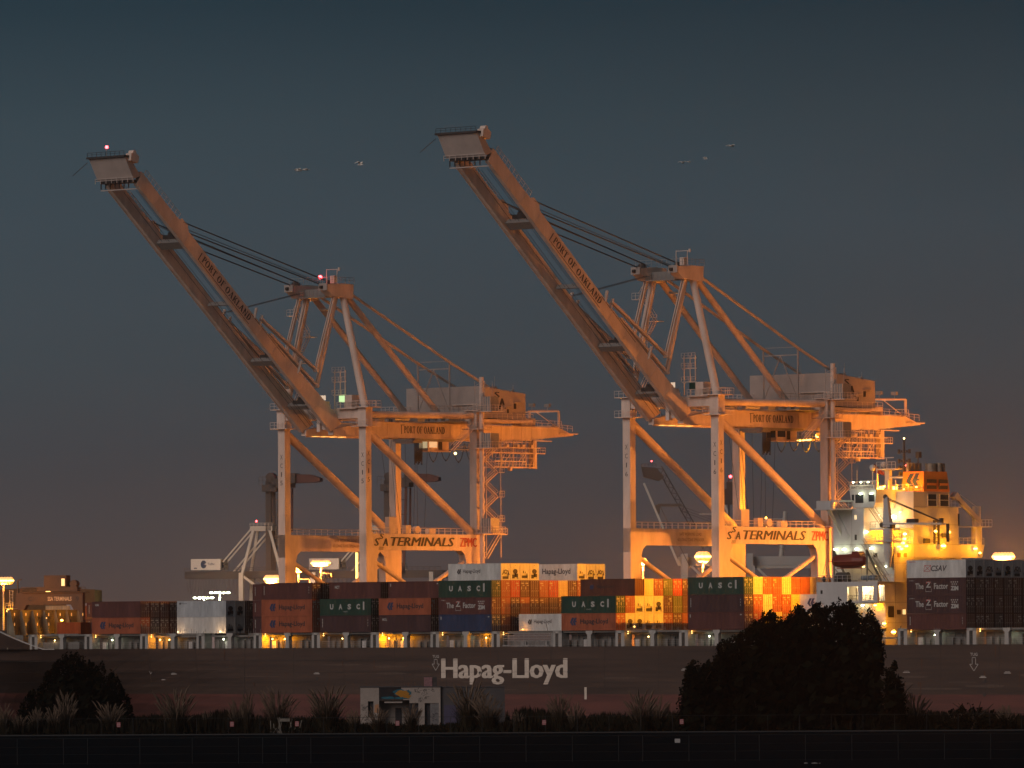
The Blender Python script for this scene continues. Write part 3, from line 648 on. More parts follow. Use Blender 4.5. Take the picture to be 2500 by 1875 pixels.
    lay_bold(g, glyphs('S', 0), (x, 38.0, 60.0), (0, 1.3, 0), (0, 0, 1.1), .08); lay_bold(g, glyphs('S', 0, .1), (x, 37.6, 58.3), (0, 1.3, 0), (0, 0, 1.4), .08); lay_bold(g, glyphs('A', 0), (x, 39.2, 57.9), (0, 1.8, 0), (0, 0, 2.0), .08); g.box(x, x + .004, 37.5, 38.9, 57.5, 57.8)
    g.build('emblem', M_black, hs)
    g = D(); g.box(9.0, 9.04, 43.4, 44.1, 58.0, 59.0); g.box(9.0, 9.04, 41.5, 42.0, 57.2, 57.9); g.build('window', M_win, hs)
    g = D(); g.box(9.0, 9.5, 40.3, 42.6, 58.3, 58.45); g.box(9.0, 9.5, 43.2, 45.4, 59.2, 59.3); g.build('canopy', M_cranew, hs)
    g = D(); g.box(-10.5, 9.8, 33.4, 48, 55.4, 55.9); g.rail([(9.8, 33.4, 55.9), (9.8, 48, 55.9)], step=1.4); g.rail([(-10.5, 33.4, 55.9), (9.8, 33.4, 55.9)], step=1.6); g.box(2, 8, 33.8, 34.15, 58.6, 58.8); g.build('house_platform', M_crane, hs)
    g = D(); g.bar((9.0, 38, 61.6), (9.0, 38, 64), .06); g.box(5, 7, 39, 41, 61.4, 62.2); g.bar((7, 45.5, 61), (7, 45.5, 62.6), .08); g.box(6.6, 7.4, 44.8, 45.3, 61.1, 61.7); g.build('roof_fittings', M_grey, hs)
    # stay support trestle in front of the house
    g = D()
    for a in (-4, 4): g.bar((a, 30.9, 57.4), (a, 30.9, 66.5), .22)
    g.bar((-4, 30.9, 65.4), (4, 30.9, 65.4), .2); g.bar((-4, 30.9, 66.8), (4, 30.9, 66.8), .08); g.bar((0, 30.9, 65.3), (-3.8, 30.9, 57.6), .14); g.bar((0, 30.9, 65.3), (3.8, 30.9, 57.6), .14); g.build('stay_trestle', M_cranew, root)
    g = D(); g.box(-9, 9, 24, 33.4, 55.2, 55.4)
    for i in range(9): g.box(-8 + i * 1.9, -7 + i * 1.9, 26, 28 + random.random() * 3, 55.4, 56 + random.random())
    g.rail([(9, 20, 57), (9, 33, 57)], step=1.3); g.rail([(5.2, 5, 55.1), (5.2, 30, 55.1)], step=1.1, h=1.3, r=.05); g.tube((7, 12, 55.6), (7, 16, 55.6), .45); g.box(5.5, 8.5, 17, 19, 55.1, 56.2); g.box(5.5, 7, 8, 9.5, 55.1, 56.5); g.build('service_deck', M_grey, root)
    # rear frame and end platform
    g = D()
    for a in (-3.4, 4.0):
        g.bar((a, 53.3, 57.9), (a, 62, 58.1), .22); g.bar((a, 62, 55), (a, 62, 58.1), .35); g.bar((a, 48, 56), (a, 53.3, 57.9), .15); g.bar((a, 55, 58), (a, 61, 55.2), .12)
    g.bar((-3.4, 62, 58.0), (4, 62, 58.0), .2); g.rail([(4, 50, 55), (4, 66, 54.2)], step=1.4); g.box(-3.6, 4.2, 62, 67.5, 53.7, 53.9); g.box(-2, 2, 62, 64.5, 54, 55.4); g.box(1, 3.4, 52, 56, 55, 56.6); g.build('rear_frame', M_crane, root)
    for b in (54.5, 59.0): g = D(); g.bar((3.8, b, 58.2), (3.8, b, 58.9), .08); g.box(3.2, 4.4, b - .3, b + .3, 58.8, 59.4); g.build('floodlight', M_grey, root)
    # festoon and maintenance platforms hanging under the backreach
    g = D()
    for b in (42.5, 45, 48.5, 52, 54.6): g.bar((4.4, b, 52.4), (4.4, b, 47.4 if b > 43 else 49), .16); g.bar((1.2, b, 52.4), (1.2, b, 48.6), .12)
    for z, b0, b1 in ((50.9, 36, 56), (49.9, 42, 57.5), (48.3, 43, 52), (47.2, 42.8, 54.8)):
        g.bar((4.4, b0, z), (4.4, b1, z), .2); g.bar((1.2, b0, z), (1.2, b1, z), .1)
    for b in range(43, 55): g.bar((4.4, b, 49.9), (4.4, b, 51.0), .07); g.bar((4.4, b, 47.2), (4.4, b + .3, 48.4), .07); g.bar((2.8, b, 47.3), (2.8, b + .6, 52.2), .05)
    for b in (36.5, 38.5, 41, 44, 46.5, 49.5, 51, 53.5): g.bar((4.2, b, 52.3), (4.2, b + .4, 50.9), .1); g.box(3.6, 4.5, b, b + .7, 50.9, 51.5)
    for b in range(37, 56): g.bar((1.4, b, 50.0), (4.3, b + .5, 50.9), .07); g.bar((4.4, b, 50.9), (4.4, b, 51.9), .06)
    for z in (51.9, 49.0, 47.8): g.bar((4.4, 43, z), (4.4, 55, z), .08)
    for b in (44.5, 47, 50.5, 53): g.bar((4.4, b, 47.2), (4.4, b + 1.6, 49.9), .08); g.bar((4.4, b + 1.6, 47.2), (4.4, b, 49.9), .08)
    g.rail([(4.4, 55, 49.9), (4.4, 57.6, 49.9)], step=.6); g.box(3.2, 4.4, 54.2, 55.2, 47, 52.4); g.box(3.8, 4.6, 47.4, 47.9, 46.5, 47.3); g.bar((4.4, 46, 48.3), (4.4, 48, 50), .1); g.bar((4.4, 50, 48.3), (4.4, 51.5, 49.7), .1)
    g.build('backreach_platform', M_crane, root)
    # trolley with operator cab
    g = D(); g.box(-2.7, 2.7, 22.5, 34, 51.7, 52.2); g.box(.5, 2.6, 32.5, 41, 50.3, 50.45); g.rail([(2.6, 32.5, 50.4), (2.6, 41, 50.4)], step=1.1); g.box(-2, 2.4, 22.3, 25.0, 51.4, 52.1); tr = g.build('trolley', M_grey, root)
    g = D(); g.box(.2, 2.6, 26.4, 32.2, 50.0, 52.0); g.box(0, 2.9, 26, 32.5, 49.85, 50.0); cb = g.build('operator_cab', M_crane, root)
    g = D(); g.box(.4, 2.4, 26.34, 26.39, 50.5, 51.7); g.box(2.61, 2.64, 26.7, 28.9, 50.6, 51.7); g.build('window', emit('cab_window_glow', (1, .78, .42), .42) if lamps == 1 else M_glass, cb)
    g = D(); g.box(2.61, 2.65, 29.3, 30.3, 50.2, 51.8); g.build('cab_door', M_dark, cb)
    g = D(); k_ = 0
    for b0, b1, zb in [(23.0 + i * .32, 23.3 + i * .32, 47.5 + (i % 3) * .3) for i in range(7)] + [(26.5 + i * 3.55, 30.0 + i * 3.55, 48.0 + (i % 2) * .25) for i in range(5)] + [(44.2, 47.4, 49.0), (47.5, 50.9, 49.2)]:
        pts = []
        for j in range(9):
            s_ = j / 8; pts.append((2.2, b0 + (b1 - b0) * s_, 51.6 - (51.6 - zb) * (1 - (2 * s_ - 1) ** 2)))
        g.path(pts, .07, 5); g.sph((2.2, (b0 + b1) / 2, zb), .18, 6)
    g.build('festoon_cable', M_rope, root)
    g = D()
    for a, b in ((-1.5, 24.5), (-1.5, 27.5), (1.5, 24.5), (1.5, 27.5), (-1.2, 20), (1.4, 17.5), (0, 16)): g.bar((a, b, 51.8), (a * .9, b * .6 + 10, 33.2), .05)
    g.build('hoist_rope', M_rope, root)
    g = D(); g.box(-6, 6, 24.2, 25, 32.4, 33.0); g.box(-6, 6, 27.2, 28, 32.4, 33.0); g.box(-1.5, 1.5, 24, 28.2, 33, 34.2); g.box(-6.1, -5.5, 24, 28.2, 32.2, 33.2); g.box(5.5, 6.1, 24, 28.2, 32.2, 33.2); g.build('spreader', M_dark, root)
    # boom operator hut and mast on the waterside cross beam
    g = D(); g.box(4.6, 9.2, -.8, 2, 57.1, 57.35); g.rail([(4.6, -.8, 57.3), (9.2, -.8, 57.3)], step=1.0); g.box(6.2, 8.0, -.4, 1.6, 57.3, 59.7); hu = g.build('boom_hut', M_crane, root)
    g = D(); g.box(4.7, 6.15, -.3, 1.5, 58.4, 59.6); g.build('window', M_litg if lamps == 1 else mat('green_glass', (.01, .05, .04), .2, var=0), hu)
    g = D()
    for a in (2.6, 4.0, 5.2): g.bar((a, .8, 57.3), (a, .8, 64.4), .13)
    for z in (59.8, 62.2, 64.0): g.bar((2.2, .8, z), (5.4, .8, z), .18); g.rail([(2.2, .5, z), (5.4, .5, z)], step=.8, h=.9, r=.03)
    g.build('antenna_mast', M_crane, root)
    g = D(); g.box(.9, 2.6, -1.6, -.6, 53.4, 58.6); g.box(.8, 1.6, -2.2, -1.2, 53, 57); g.tube((3.2, -1.2, 54), (3.2, -1.2, 58), .16)
    for i in range(12): g.bar((1.0, -1.7, 53.6 + i * .34), (2.0, -1.7, 53.6 + i * .34), .09)
    lp = g.build('latch_tower', M_crane, root)
    g = D()
    for i in range(4): g.box(.5 + i * .55, .92 + i * .55, -1.7, -1.62, 58.8, 59.7)
    g.build('light_panel', emit('tower_panel_glow', (.85, .62, .42), .75), lp)
    # stair from apex down the far leg, zigzag
    g = D(); P_ = [(-8.6, 1.6, 57.4), (-5.6, 1.6, 62.4), (-7.8, 1.6, 66), (-4.6, 1.6, 70.8), (-7, .8, 74.8)]
    pl = [(-6.0, 62.4), (-6.6, 66), (-4.4, 70.8), (-7.6, 74.8)]
    for (a, z) in pl: g.box(a - 1.3, a + 1.3, .2, 2.2, z - .1, z); g.rail([(a - 1.3, .2, z), (a + 1.3, .2, z)], step=.8, r=.03)
    for p_, q_ in zip(P_, P_[1:]): g.stairs(p_, q_, side=(0, 1, 0))
    g.stairs((-7.6, .8, 74.8), (-5.0, .8, 78)); g.build('apex_stair', M_crane, root)
    # lift mast, cabins and zigzag stair on the landside leg
    g = D(); g.tube((12.0, 30.9, 6), (12.0, 30.9, 63.6), .42, n=12)
    for i in range(28): g.box(12.44, 12.52, 30.7, 31.1, 8 + i * 2, 8.9 + i * 2)
    lm = g.build('lift_mast', M_crane, root)
    g = D()
    for q_ in ((10.9, 30.2), (13.4, 30.2), (13.4, 32.4)): g.bar((q_[0], q_[1], 57), (q_[0], q_[1], 62.8), .08)
    for z in (57.5, 58.6, 59.7, 60.8, 61.9): g.bar((10.9, 30.2, z), (13.4, 30.2, z + 1), .06)
    g.build('mast_lattice', M_cranew, lm)
    for z0, z1 in ((57.2, 59.9), (50.4, 53.1), (34.5, 37.2)):
        g = D(); g.box(12.6, 14.8, 30.2, 32.6, z0, z1); cn = g.build('lift_landing', M_grey, root)
        g = D()
        for i in range(5): g.bar((12.5 + i * .58, 30.15, z0), (12.5 + i * .58, 30.15, z1), .1)
        g.box(10.8, 15.6, 29.8, 33.4, z0 - .15, z0); g.rail([(10.8, 29.8, z0), (15.6, 29.8, z0), (15.6, 33.4, z0)], step=1.0); g.build('landing_frame', M_crane, cn)
    g = D(); z = 34.4; k_ = 0
    while z < 50:
        a, b = ((32.4, 36.0) if k_ % 2 == 0 else (36.0, 32.4)); g.stairs((11.2, a, z), (11.2, b, z + 2.3), side=(1, 0, 0))
        g.box(10.6, 11.9, (b - .2 if b > 34 else b - 1.2), (b + 1.4 if b > 34 else b + .2), z + 2.25, z + 2.33)
        if k_ % 2 == 0: g.rail([(11.9, b, z + 2.3), (11.9, b + 1.4, z + 2.3), (10.6, b + 1.4, z + 2.3)], step=.7)
        z += 2.3; k_ += 1
    g.stairs((11.2, 33, 29.8), (11.2, 37, 34.4), side=(1, 0, 0)); g.box(10.6, 12, 30.2, 38, 34.2, 34.35); g.rail([(12, 30.2, 34.3), (12, 38, 34.3)], step=1.2)
    for b in (32.2, 36.3): g.bar((11.9, b, 30), (11.9, b, 50), .1)
    g.build('zigzag_stair', M_crane, root)
    g = D(); g.stairs((10.8, 24.0, 49.8), (10.8, 29.8, 54), side=(1, 0, 0)); g.box(9.0, 11.2, 19.8, 30, 49.6, 49.75) if False else None; g.build('girder_stair', M_crane, root)
    # lamps carried by the crane
    g = D(); g.sph((-.6, -55.4, 103.4), .28); g.bar((-.6, -55.4, 101.3), (-.6, -55.4, 103.2), .08)
    if lamps == 1: 
        g = D(); g.sph((-.6, -55.4, 103.0), .30); g.build('red_beacon', E_red, root)
        g = D(); g.sph((3.0, -3.4, 81.4), .36); g.build('red_beacon', E_red, root)
        g = D(); g.bar((-.6, -55.4, 101.3), (-.6, -55.4, 102.7), .06); g.bar((3.0, -3.4, 80.3), (3.0, -3.4, 81.1), .08); g.build('beacon_post', M_grey, root)
        g = D(); g.sph((2.6, 34.0, 49.6), .26); g.sph((2.6, 38.4, 51.2), .14); g.sph((2.6, 40.6, 51.0), .1); g.build('cab_lamp', E_warm, root)
    else:
        g = D(); g.bar((1.4, 33.1, 50.0), (2.6, 36.2, 50.3), .34, .22); g.sph((2.7, 37.9, 51.0), .34); g.build('cab_lamp', E_sod, root)
        g = D(); g.sph((-4.2, 31.6, 36.2), .22); g.bar((-4.2, 31.6, 34.2), (-4.2, 31.6, 36), .12); g.build('added_leg_lamp', E_dim, root); plight('added_leg_lamp_light', (-4.6, 31.3, 37 - Q), 3600, SODIUM, root)  # lamp added on the portal to brighten the far landside leg
        plight('cab_lamp_light', (2.8, 35.5, 49.2 - Q), 1500, SODIUM, root)
    return root
crane_left = gantry_crane('left ship-to-shore crane numbered XC15, boom raised, red beacons lit on boom tip and apex', -88.3, 'XC15', 1)
crane_right = gantry_crane('right ship-to-shore crane numbered XC16 beside the deckhouse, brightly lit orange legs', -4.25, 'XC16', 2)
# ------------------------------------------------------------------ the container ship (local axes: along, across, up)
ship = thing('container_ship', 'long dark hulled container ship with Hapag-Lloyd lettering, moored in front of the cranes', 'ship', sw(0, 0, 0), -TH)
def hull_off(t, z):
    top = 0.0 if t > -116 else ((-116 - t) / 38) ** 2.0 * 21.4
    lowr = 0.0 if t > -58 else min(21.2, ((-58 - t) / 66) ** 1.7 * 21.4)
    if t > 118: lowr = ((t - 118) / 60) ** 2 * 14
    k_ = max(0, min(1, (13.3 - z) / 13.3)) ** 1.25
    return min(21.3, top + max(0, lowr - top) * k_)
def hull_top(t): return 13.3 if t > -114 else 13.3 + min(3.6, (-114 - t) * .25)
ts = [-153, -150, -147, -143, -139, -135, -131, -127, -123, -119, -116, -114, -111, -107, -103, -98, -92, -85, -78, -70, -64, -58, -50, -25, 0, 30, 60, 90, 118, 135, 150, 165, 176]
zs = [-1, 0, 1.5, 3.4, 5.2, 6.5, 8, 9.5, 11.3, 13.3]
g = MB()
for side in (0, 1):
    vs = []; fs = []
    for t in ts:
        zt = hull_top(t)
        for z in zs:
            z2 = z if z < 13 else zt; o_ = hull_off(t, z); vs.append((t, o_ if side == 0 else 42.8 - o_, z2))
    n = len(zs)
    for lo_, hi_, k_ in ((0, 4, 1), (4, n - 1, 0)):
        g.k = k_; f2 = [(i * n + j, (i + 1) * n + j, (i + 1) * n + j + 1, i * n + j + 1) for i in range(len(ts) - 1) for j in range(lo_, hi_)]
        g.add(vs, f2)
g.k = 0
g.poly([(176, hull_off(176, z if z < 13 else 13.3), z) for z in zs] + [(176, 42.8 - hull_off(176, z), z) for z in reversed(zs)])
g.poly([(-153, hull_off(-153, z), z if z < 13 else hull_top(-153)) for z in zs] + [(-153, 42.8 - hull_off(-153, z), z if z < 13 else hull_top(-153)) for z in reversed(zs)])
hull = g.build('hull', [M_hull, M_boot], ship)
g = MB()
for a, b in zip(ts, ts[1:]):
    for z, h_ in ((11.12, .07), (9.0, .035), (7.2, .03)):
        p = (a, hull_off(a, z) - .02, z); q_ = (b, hull_off(b, z) - .02, z); g.bar(p, q_, .05, h_, side=(0, 1, 0))
for t in range(-100, 120, 12): g.bar((t + .5, hull_off(t, 9) - .01, 5.3), (t + .5, hull_off(t, 13) - .01, 13.2), .03)
g.build('weld_seam', M_dark, hull)
g = MB()    # inboard face and top edge of the bow bulwark
for a, b in zip(ts, ts[1:]):
    if b <= -108:
        p = (a, hull_off(a, 13.3) + .25, hull_top(a)); q_ = (b, hull_off(b, 13.3) + .25, hull_top(b)); g.bar(p, q_, .5, .12, side=(0, 1, 0))
g.build('bulwark_rail', M_white, hull)
g = MB(); dk = [(t, hull_off(t, 13.3) + .05, 13.28) for t in ts]; dk2 = [(t, 42.75 - hull_off(t, 13.3), 13.28) for t in reversed(ts)]; g.poly(dk + dk2); g.build('main_deck', M_deckgrey, ship)
# hull markings
g = MB(); lay_bold(g, glyphs('Hapag-Lloyd', 0), (-16.4, -.02, 6.9), (28.4, 0, 0), (0, 0, 4.4), .0085, 6, .006); g.build('hull_lettering', M_letter, hull)
M_faint = mat('worn_white_mark', (.40, .38, .36), .6, var=.2)
for t, z0, z1 in ((-87.9, 8.8, 11.1), (-17.9, 9.3, 11.2), (99.3, 9.0, 11.2)):
    g = MB(); w_ = .045; y = hull_off(t, 9) * .0 - .02 + hull_off(t, 9)
    sh = [(-.35, z1), (-.35, z0 + 1.1), (-.85, z0 + 1.1), (0, z0), (.85, z0 + 1.1), (.35, z0 + 1.1), (.35, z1), (-.35, z1)]
    for p_, q_ in zip(sh, sh[1:]): g.bar((t + p_[0], y, p_[1]), (t + q_[0], y, q_[1]), w_ * 2.0, .02, side=(0, 0, 1) if abs(p_[1] - q_[1]) < .01 else (1, 0, 0))
    lay(g, glyphs('TUG', .01), (t - .75, y, z1 + .25), (1.5, 0, 0), (0, 0, .5)); g.build('tug_mark', M_faint, hull)
g = MB(); g.box(16.0, 16.5, -.03, -.005, 4.35, 6.4); g.build('draught_board', M_letter, hull)
for t, z in ((-46, 8.7), (-81.8, 8.7), (-84.7, 7.7), (85.4, 8.75), (101.1, 7.9), (106.1, 8.6), (38.2, 9.2), (78.3, 8.8)):
    y = hull_off(t, z) - .03; g = MB(); g.box(t - .7, t + .7, y, y + .02, z, z + .12); g.box(t - .45, t + .5, y, y + .02, z + .2, z + .3); g.build('draught_mark', M_faint, hull)
for t, z in ((-45.9, 7.9), (12.5, 9.0), (-7.6, 8.8), (101.4, 7.4), (101.4, 5.2)): g = MB(); g.tube((t, -.04, z), (t, .1, z), .35, n=10); g.build('hull_port', M_dark, hull)
rw = random.Random(5)      # rust runs and scrubbed patches weeping from scuppers and seams
for k in range(46):
    t = rw.uniform(-70, 112); z1 = rw.choice((13.1, 11.1, 9.0, 7.2)); L_ = rw.uniform(.5, 2.6); w_ = rw.uniform(.05, .16); g = MB()
    g.poly([(t - w_, -.012, z1), (t + w_, -.012, z1), (t + w_ * .4, -.012, z1 - L_), (t - w_ * .3, -.012, z1 - L_)]); g.build('rust_run', mat('rust_stain', (.085, .038, .02), .8, var=.3), hull)
for k in range(26):
    t = rw.uniform(-60, 110); z1 = rw.uniform(5.6, 10.5); a_ = rw.uniform(1.5, 6); h_ = rw.uniform(.08, .35); g = MB()
    g.poly([(t + a_ * math.cos(6.283 * i / 10) * rw.uniform(.75, 1.1), -.010, z1 + h_ * math.sin(6.283 * i / 10) * rw.uniform(.6, 1.2)) for i in range(10)]); g.build('scuff_patch', mat('scuffed_plating', (.085, .058, .046), .7, var=.3), hull)
def hl(t, w, z, e, r=.22, p=0, c=WARM, off=(0, -.5, -.2)):
    g = MB(); g.sph((t, w, z), r, 8, (1.2, 1.2, .7)); g.build('ship_lamp', e, ship)
    if e is E_warm: g = MB(); g.sph((t, w, z), r * 1.05, 8, (1, 1, 1.25)); g.build('lamp_halo_shell', E_halo, ship)  # glowing shell stands in for the lamp's orange halo
    if p: plight('ship_lamp_light', (t + off[0], w + off[1], z + off[2]), p * (.35 if c == COOL else .5 if c == WARM else 3.2), c, ship, .2)
# passage under the deck containers
M_post = mat('ship_post_white', (.34, .33, .31), .5, var=.15, scale=1.2, streak=1)
def deck_lamp(t, w, z, e, r=.16, power=0, col=WARM):
    g = MB(); g.sph((t, w, z), r, 8); o = g.build('deck_lamp', e, ship)
    if power: plight('deck_lamp_light', (t, w - .3, z - .15), power, col, ship, .12)
for i in list(range(-1, 11)) + [12, 13, 14]:
    t = bayt(i) if i < 12 else 85.6 + (i - 12) * 14.2
    g = MB()
    for a in (-2.0, -.75):
        g.box(t + a, t + a + (.55 if a < -1 else .75), .05, 2.0, 13.3, 15.95)
    g.box(t - 2.0, t, .05, 2.0, 15.55, 15.97)
    lb = g.build('lashing_bridge', M_post, ship)
    g = MB()
    for q_ in range(6): g.bar((t - 1.4, .1, 13.5 + q_ * .36), (t - .8, .1, 13.5 + q_ * .36), .04)
    g.build('ladder', M_grey, lb)
    if i == 7 : continue
    g = MB(); g.prism([(t + 5.7, 13.3), (t + 6.5, 13.3), (t + 6.5, 15.3), (t + 6.85, 15.6), (t + 6.85, 15.97), (t + 5.35, 15.97), (t + 5.35, 15.6), (t + 5.7, 15.3)], 'y', .08, .9); g.build('stanchion', M_post, ship)
    g = MB(); g.box(t + .1, t + 12.0, 2.5, 3.2, 13.3, 15.3); g.box(t + .05, t + 11.9, 1.6, 6, 15.32, 15.62); g.box(t, t + 12.1, .4, 42, 15.66, 15.98) if i not in (1, 2) else None
    for a in (1.2, 2.6, 3.8, 7.4, 8.9, 10.4): g.box(t + a, t + a + .5, 2.0, 2.5, 13.3, 14.2 + random.random() * .7)
    for a in (1.8, 4.6, 8.1, 9.6, 11): g.bar((t + a, 2.35, 13.3), (t + a, 2.35, 15.3), .08)
    g.bar((t + .1, 2.4, 14.55), (t + 12, 2.4, 14.55), .1); g.build('hatch_coaming', M_deckgrey, ship)
    g = MB(); g.rail([(t + .2, .12, 13.3), (t + 5.6, .12, 13.3)], step=1.3, r=.025, mids=(.35, .7)); g.rail([(t + 6.6, .12, 13.3), (t + 11.9, .12, 13.3)], step=1.3, r=.025, mids=(.35, .7)); g.build('side_railing', M_grey, ship)
    g = MB(); a = t + (.9, 8.4, 3.4)[i % 3]; g.box(a, a + .9, 1.8, 2.2, 13.3, 14.5); g.build('deck_locker', M_white, ship)
    # upright container lashing rods above the coaming
lampset = [(-1, 3.0, E_warm, 55, WARM), (0, 3.6, E_cool, 70, COOL), (1, 3.9, E_warm, 60, WARM), (2, 3.3, E_cool, 40, COOL), (3, 1.2, E_warm, 240, SODIUM), (3, 4.2, E_warm, 160, SODIUM), (4, 4.0, E_warm, 60, SODIUM), (5, 1.0, E_warm, 240, SODIUM),
           (5, 4.4, E_warm, 140, SODIUM), (6, 4.7, E_cool, 40, COOL), (6, 9.6, E_warm, 200, SODIUM), (1, 1.6, E_warm, 170, SODIUM), (8, -1.4 + 1, E_dim, 20, SODIUM), (9, 4.1, E_warm, 70, WARM), (10, 3.4, E_cool, 80, COOL), (12, 4.6, E_cool, 60, COOL), (13, 5.5, E_cool, 60, COOL), (7, 13.2, E_dim, 20, SODIUM)]
for i, a, e, p_, c_ in lampset:
    t = bayt(i) if i < 12 else 85.6 + (i - 12) * 14.2
    deck_lamp(t + a, 1.5, 14.9, e, .13, p_ * (.5 if p_ < 100 else 2.0), c_)
for i in (-1, 0, 1, 3, 4, 5, 6, 7, 9, 10, 11, 12, 13):
    t = bayt(i) if i < 12 else 85.6 + (i - 12) * 14.2
    g = MB(); g.sph((t + .55, .35, 15.45), .10); g.sph((t + .55, .35, 15.78), .08); g.build('lashing_lamp', E_dim, ship)
    plight('lashing_lamp_light', (t + .7, .0, 15.6), 26, SODIUM, ship, .1)
# open hatch with pipes and rails at the empty bay
t = bayt(7); g = MB()
g.box(t, t + 13.6, 2.6, 3.2, 13.3, 14.4)
for z in (14.35, 14.75, 15.2, 15.6): g.bar((t + .2, .6, z), (t + 13.4, .6, z), .09)
for q_ in range(12): g.bar((t + .4 + q_ * 1.15, .6, 13.3), (t + .4 + q_ * 1.15, .6, 15.6), .07)
g.bar((t + .4, .3, 13.5), (t + 11, .3, 13.5), .2); g.box(t + 4.2, t + 5.4, .7, 1.0, 13.5, 14.2); g.box(t + 11, t + 13, .7, 2, 13.4, 15.6); g.box(t + 9.4, t + 10.2, .7, 1, 13.5, 14.2)
g.build('hatch_pipework', M_grey, ship)
g = MB(); g.box(t, t + 12.4, 2.0, 40, 15.66, 15.97); g.bar((t + 9.0, 2.2, 16), (t + 8.6, 2.2, 17.4), .08); g.build('hatch_cover', M_deckgrey, ship)
for i in (1, 2, 9, 11):
    t = bayt(i); g = MB(); g.box(t, t + 12.2, (4.6, 11.4, 1.0, 1.0)[(1, 2, 9, 11).index(i)], 41, 15.67, 15.97); g.build('hatch_cover', M_deckgrey, ship)
    g = MB()
    for q_ in range(16): g.bar((t + .6 + q_ * .72, 3 + (q_ % 4), 15.97), (t + .6 + q_ * .72 + random.uniform(-.1, .1), 3 + (q_ % 4), 16.3 + random.random() * .55), .05)
    g.build('lashing_rods', M_grey, ship)
deck_lamp(bayt(1) + 11.4, 6.9, 16.3, E_dim, .12, 130, (1, .6, .3)); deck_lamp(bayt(1) + .8, 6.9, 16.3, E_dim, .10, 60, (1, .6, .3)); hl(70, 14, 39.6, E_dim, .12, 3200, SODIUM)  # the last one, on the house roof, is added to warm the crane fronts
deck_lamp(bayt(9) + .9, 1.6, 16.6, E_dim, .13, 60, SODIUM); deck_lamp(bayt(7) + 1.2, 4.6, 16.3, E_dim, .08, 50, SODIUM)
# breakwater with stiffeners at the bow
g = MB(); ow = mat('breakwater_paint', (.20, .17, .12), .6, var=.35, scale=.4)
def bw(w): return -125.0
g.prism([(-125.6, 15.0), (-125.3, 20.45), (-125.15, 20.45), (-125.0, 15.0)], 'y', -.5, 20.1) if False else g.box(-125.4, -125.2, 2.2, 20.1, 13.3, 20.45)
g.box(-125.5, -125.0, 2.2, 20.15, 20.45, 20.55); bwk = g.build('breakwater', ow, ship)
for q_ in range(7):
    w = 2.3 + q_ * 2.95; g = MB(); g.prism([(-125.19, 20.4), (-124.7, 20.4), (-122.6, 13.3), (-125.19, 13.3)], 'y', w, w + .12); g.build('stiffener', ow, bwk)
    g = MB()
    for z in (19.7, 17.9, 16.2):
        g.add(*(lambda r_: ([(-125.15, w + 1.55 + p_ * .55, z + q2) for p_, q2 in r_[0]], r_[1]))(_ring(0, 0, .27, .32, .01, .01, n=12)))
    g.build('lightening_hole', emit('breakwater_hole_glow', (1, .42, .08), .55), bwk)  # holes are glowing discs, their lit look put into the material
g = MB(); g.box(-123, -121, 2, 3.3, 13.3, 15.9); g.box(-118.5, -117.6, .8, 1.6, 13.3, 16.0); g.box(-117, -106, 1.4, 2.2, 13.3, 14.6); g.box(-116, -108, 3.2, 3.8, 15.5, 16.1); g.build('mooring_machinery', M_deckgrey, ship)

# ------------------------------------------------------------------ deckhouse
TA = 79.5
g = MB()
g.box(68.2, 74.7, .02, 38, 13.3, 20.24)          # lower storeys, cut back at the aft corner
g.box(74.7, TA, 2.1, 38, 13.3, 20.24)
g.box(72.6, 72.9, .01, .02, 13.3, 20)
g.box(66.67, TA, 2.6, 40, 20.24, 23.5)
w0 = .32
for a, b in ((66.67, 73.2), (75.44, 76.3), (78.65, TA)): g.box(a, b, 0, w0, 20.24, 23.58)
for a, b in ((73.2, 75.44), (76.3, 78.65)): g.box(a, b, 0, w0, 22.9, 23.58); g.box(a, b, 0, w0, 20.24, 20.62)
g.box(TA - .3, TA, w0, .34, 20.24, 23.58); g.box(TA - .3, TA, 1.91, 2.6, 20.24, 23.58); g.box(TA - .3, TA, .34, 1.91, 23.12, 23.58); g.box(TA - .3, TA, .34, 1.91, 20.24, 20.5)
g.box(66.67, TA, w0, 2.6, 20.1, 20.24); g.box(66.67, TA + .3, .05, 6.9, 23.58, 23.68); g.box(66.67, 66.9, w0, 2.6, 20.24, 23.58)
g.box(66.9, TA, 6.8, 27, 23.68, 26.7)
g.box(72.65, TA, 4.4, 22, 26.7, 29.8)             # overhanging block with two windows
g.box(66.8, 73.2, 4.41, 16.0, 26.7, 35.85); g.box(66.8, 72.65, 4.41, 27, 24.0, 26.7)
g.box(68.2, TA - .02, 9.73, 19.3, 29.8, 38.6)       # casing
g.box(73.2, TA, 6.0, 9.73, 32.2, 32.5); g.box(73.2, TA, 4.42, 9.73, 29.8, 29.9)

